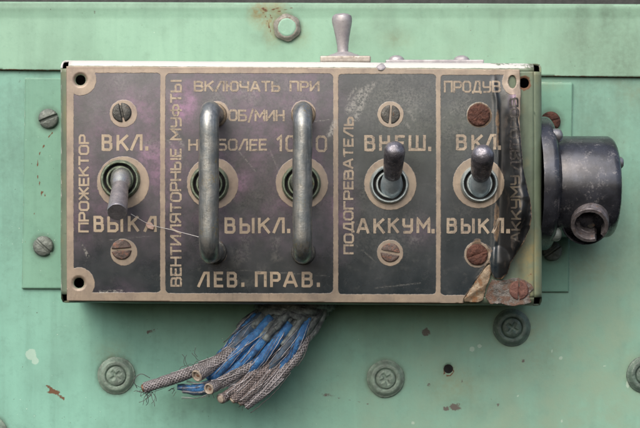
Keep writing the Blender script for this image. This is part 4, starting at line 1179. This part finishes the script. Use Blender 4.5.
# back to front
wire([(276, 322, 66), (252, 342, 62), (228, 362, 60), (207, 378, 60)], 5.6, M_blue)
wire([(278, 328, 60), (254, 350, 57), (232, 372, 58), (202, 388, 60), (178, 387, 62)], 5.6, M_blue, taper=[5.6, 5.6, 5.8, 5.4, 3.2], jit=1.2)
wire([(270, 330, 60), (250, 352, 58), (228, 376, 59), (204, 391, 60), (182, 391, 60)], 4.6, M_bluegrey, taper=[4.6, 4.6, 4.6, 4.4, 2.0], jit=1.2)
wire([(308, 318, 58), (299, 338, 48), (288, 357, 47), (274, 378, 52)], 5.4, M_blue, jit=.8)
wire([(300, 322, 54), (290, 340, 45), (278, 358, 45), (262, 378, 52)], 5.0, M_bluegrey, jit=1.0)
wire([(290, 324, 50), (274, 344, 43), (258, 362, 45), (240, 376, 53)], 5.6, M_blue, jit=.7)
wire([(280, 322, 52), (262, 342, 44), (245, 360, 46), (226, 376, 53)], 5.4, M_blue, jit=.7)
wire([(272, 318, 52), (252, 338, 46), (234, 356, 46), (212, 377, 52)], 5.8, M_blue, jit=.7)
wire([(262, 316, 58), (246, 332, 48), (234, 347, 48), (222, 360, 54)], 5.4, M_bluegrey, jit=1.0)
wire([(256, 316, 62), (241, 332, 52), (230, 346, 52), (219, 358, 56)], 5.0, M_blue, jit=.8)
wire([(262, 334, 64), (240, 350, 58), (216, 362, 56), (186, 374, 54), (144, 388, 52)], 6.2, M_braid, M_copper, taper=[6.2, 6.2, 6.3, 6.3, 6.2, 5.6], jit=.7)
wire([(254, 332, 56), (240, 345, 50), (222, 358, 47), (207, 369, 45), (197, 376, 33)], 6.4, M_braid, hollow=True, jit=.5)
wire([(268, 350, 54), (254, 362, 48), (236, 374, 46), (218, 384, 44), (209, 389, 32)], 5.8, M_braid, hollow=True, jit=.5)
wire([(266, 358, 56), (250, 371, 52), (240, 380, 51), (229, 388, 51)], 3.4, M_white)
wire([(276, 352, 56), (256, 371, 48), (240, 386, 47), (226, 396, 44), (221, 399, 38)], 5.4, M_braid2, M_cream, jit=.6)
wire([(282, 352, 54), (264, 370, 47), (247, 386, 46), (233, 400, 43)], 5.4, M_braid2, M_cream, jit=.6)
wire([(290, 352, 54), (273, 371, 47), (256, 388, 46), (240, 402, 46)], 5.4, M_braid2, M_cream, jit=.6)
wire([(308, 328, 60), (300, 350, 51), (284, 371, 47), (267, 389, 47), (245, 406, 48)], 6.0, M_braid, taper=[6, 6, 6, 6, 5.4], jit=.7)
wire([(300, 346, 54), (288, 363, 49), (272, 381, 48), (254, 398, 50)], 4.6, M_braid2, jit=.7)

# loose threads of the braid
rng = random.Random(11)
hb = MB()
for (tx, ty, td, n, ln) in ((146, 390, 52, 14, 15), (152, 392, 52, 10, 22), (208, 390, 40, 8, 9), (214, 366, 50, 8, 14), (176, 389, 60, 8, 9), (246, 404, 50, 7, 9), (198, 360, 52, 5, 20), (186, 368, 52, 4, 18), (226, 398, 46, 4, 8), (238, 352, 52, 4, 14)):
    for i in range(n):
        a = rng.uniform(0, 6.28); p = Vector(W(tx + rng.uniform(-4, 4), ty + rng.uniform(-3, 3), td)); pts = [p.copy()]
        dv = Vector((math.cos(a) * .8 - .25, rng.uniform(-.5, .5), math.sin(a)))
        for k in range(6):
            p = p + dv * (ln * rng.uniform(.4, 1) / 6); dv = (dv + Vector((rng.uniform(-.5, .5), rng.uniform(-.4, .4), rng.uniform(-.6, .4)))).normalized(); pts.append(p.copy())
        hb.add(*tube(pts, .28, 5))
p0 = [W(150, 378, 52), W(141, 374, 50), W(134, 380, 52), W(137, 388, 55)]
hb.add(*tube(catmull(p0, 6), .4, 5))
hb.build('frayed_threads', M_hair, cab, sharp=0)

# broken filaments of the braid lying along the wires
rng = random.Random(23)
fb = MB(); fd = MB()
for p in paths:
    for i in range(8):
        n0 = rng.randrange(0, max(1, len(p) - 10)); ln = rng.randint(8, 20); n1 = min(len(p) - 1, n0 + ln)
        a = rng.uniform(0, 6.28); rr = rng.uniform(4.6, 7.0); pts = []
        tw = rng.uniform(-.12, .12); dr_ = rng.uniform(0, .16)
        for k in range(n0, n1 + 1):
            T_ = (p[min(k + 1, len(p) - 1)] - p[max(k - 1, 0)]).normalized()
            u_ = (Vector((0, -1, 0)) - T_ * T_.y * -1).normalized(); v_ = T_.cross(u_)
            aa = (math.sin(a) * 1.3) + tw * (k - n0); q_ = rr + dr_ * (k - n0)
            pts.append(p[k] + u_ * (q_ * math.cos(aa)) + v_ * (q_ * math.sin(aa)) + Vector((rng.uniform(-.3, .3), 0, rng.uniform(-.3, .3))))
        if len(pts) > 3: (fb if rng.random() < .7 else fd).add(*tube(pts, rng.uniform(.22, .5), 6))
fb.build('loose_filaments', M_fil, cab, sharp=0)
fd.build('loose_filaments', M_hair, cab, sharp=0)

# ------------------------------------------------------------------ cobweb thread with a flake caught in it
p = catmull([W(131, 214, -18), W(150, 224.5, -9), W(172, 230, -9), W(199, 237, -44)], 8)
wb = thing('cobweb_thread', 'thin pale thread with a pinkish flake stuck to the plate by the word ВЫКЛ', 'cobweb', W(150, 226, -2))
MB().add(*tube(p, .3, 5)).build('thread', M_web, wb, sharp=0)
fp_ = [(146.5, 222), (152, 222.6), (155, 226), (154, 229.5), (149, 228.5), (147, 225.5)]
V, q, _ = sheet((143, 218, 159, 233), .5, lambda x, y: sd_poly(x, y, fp_) + .3 * fbm(x, y, 3, 2, 141), lambda x, y: (x - 320, -(6.5 + 1.2 * fbm(x, y, 4, 2, 142)), 214 - y))
fo = mesh_obj('flake', V, q, M_flake, wb); solidify(fo, .7)
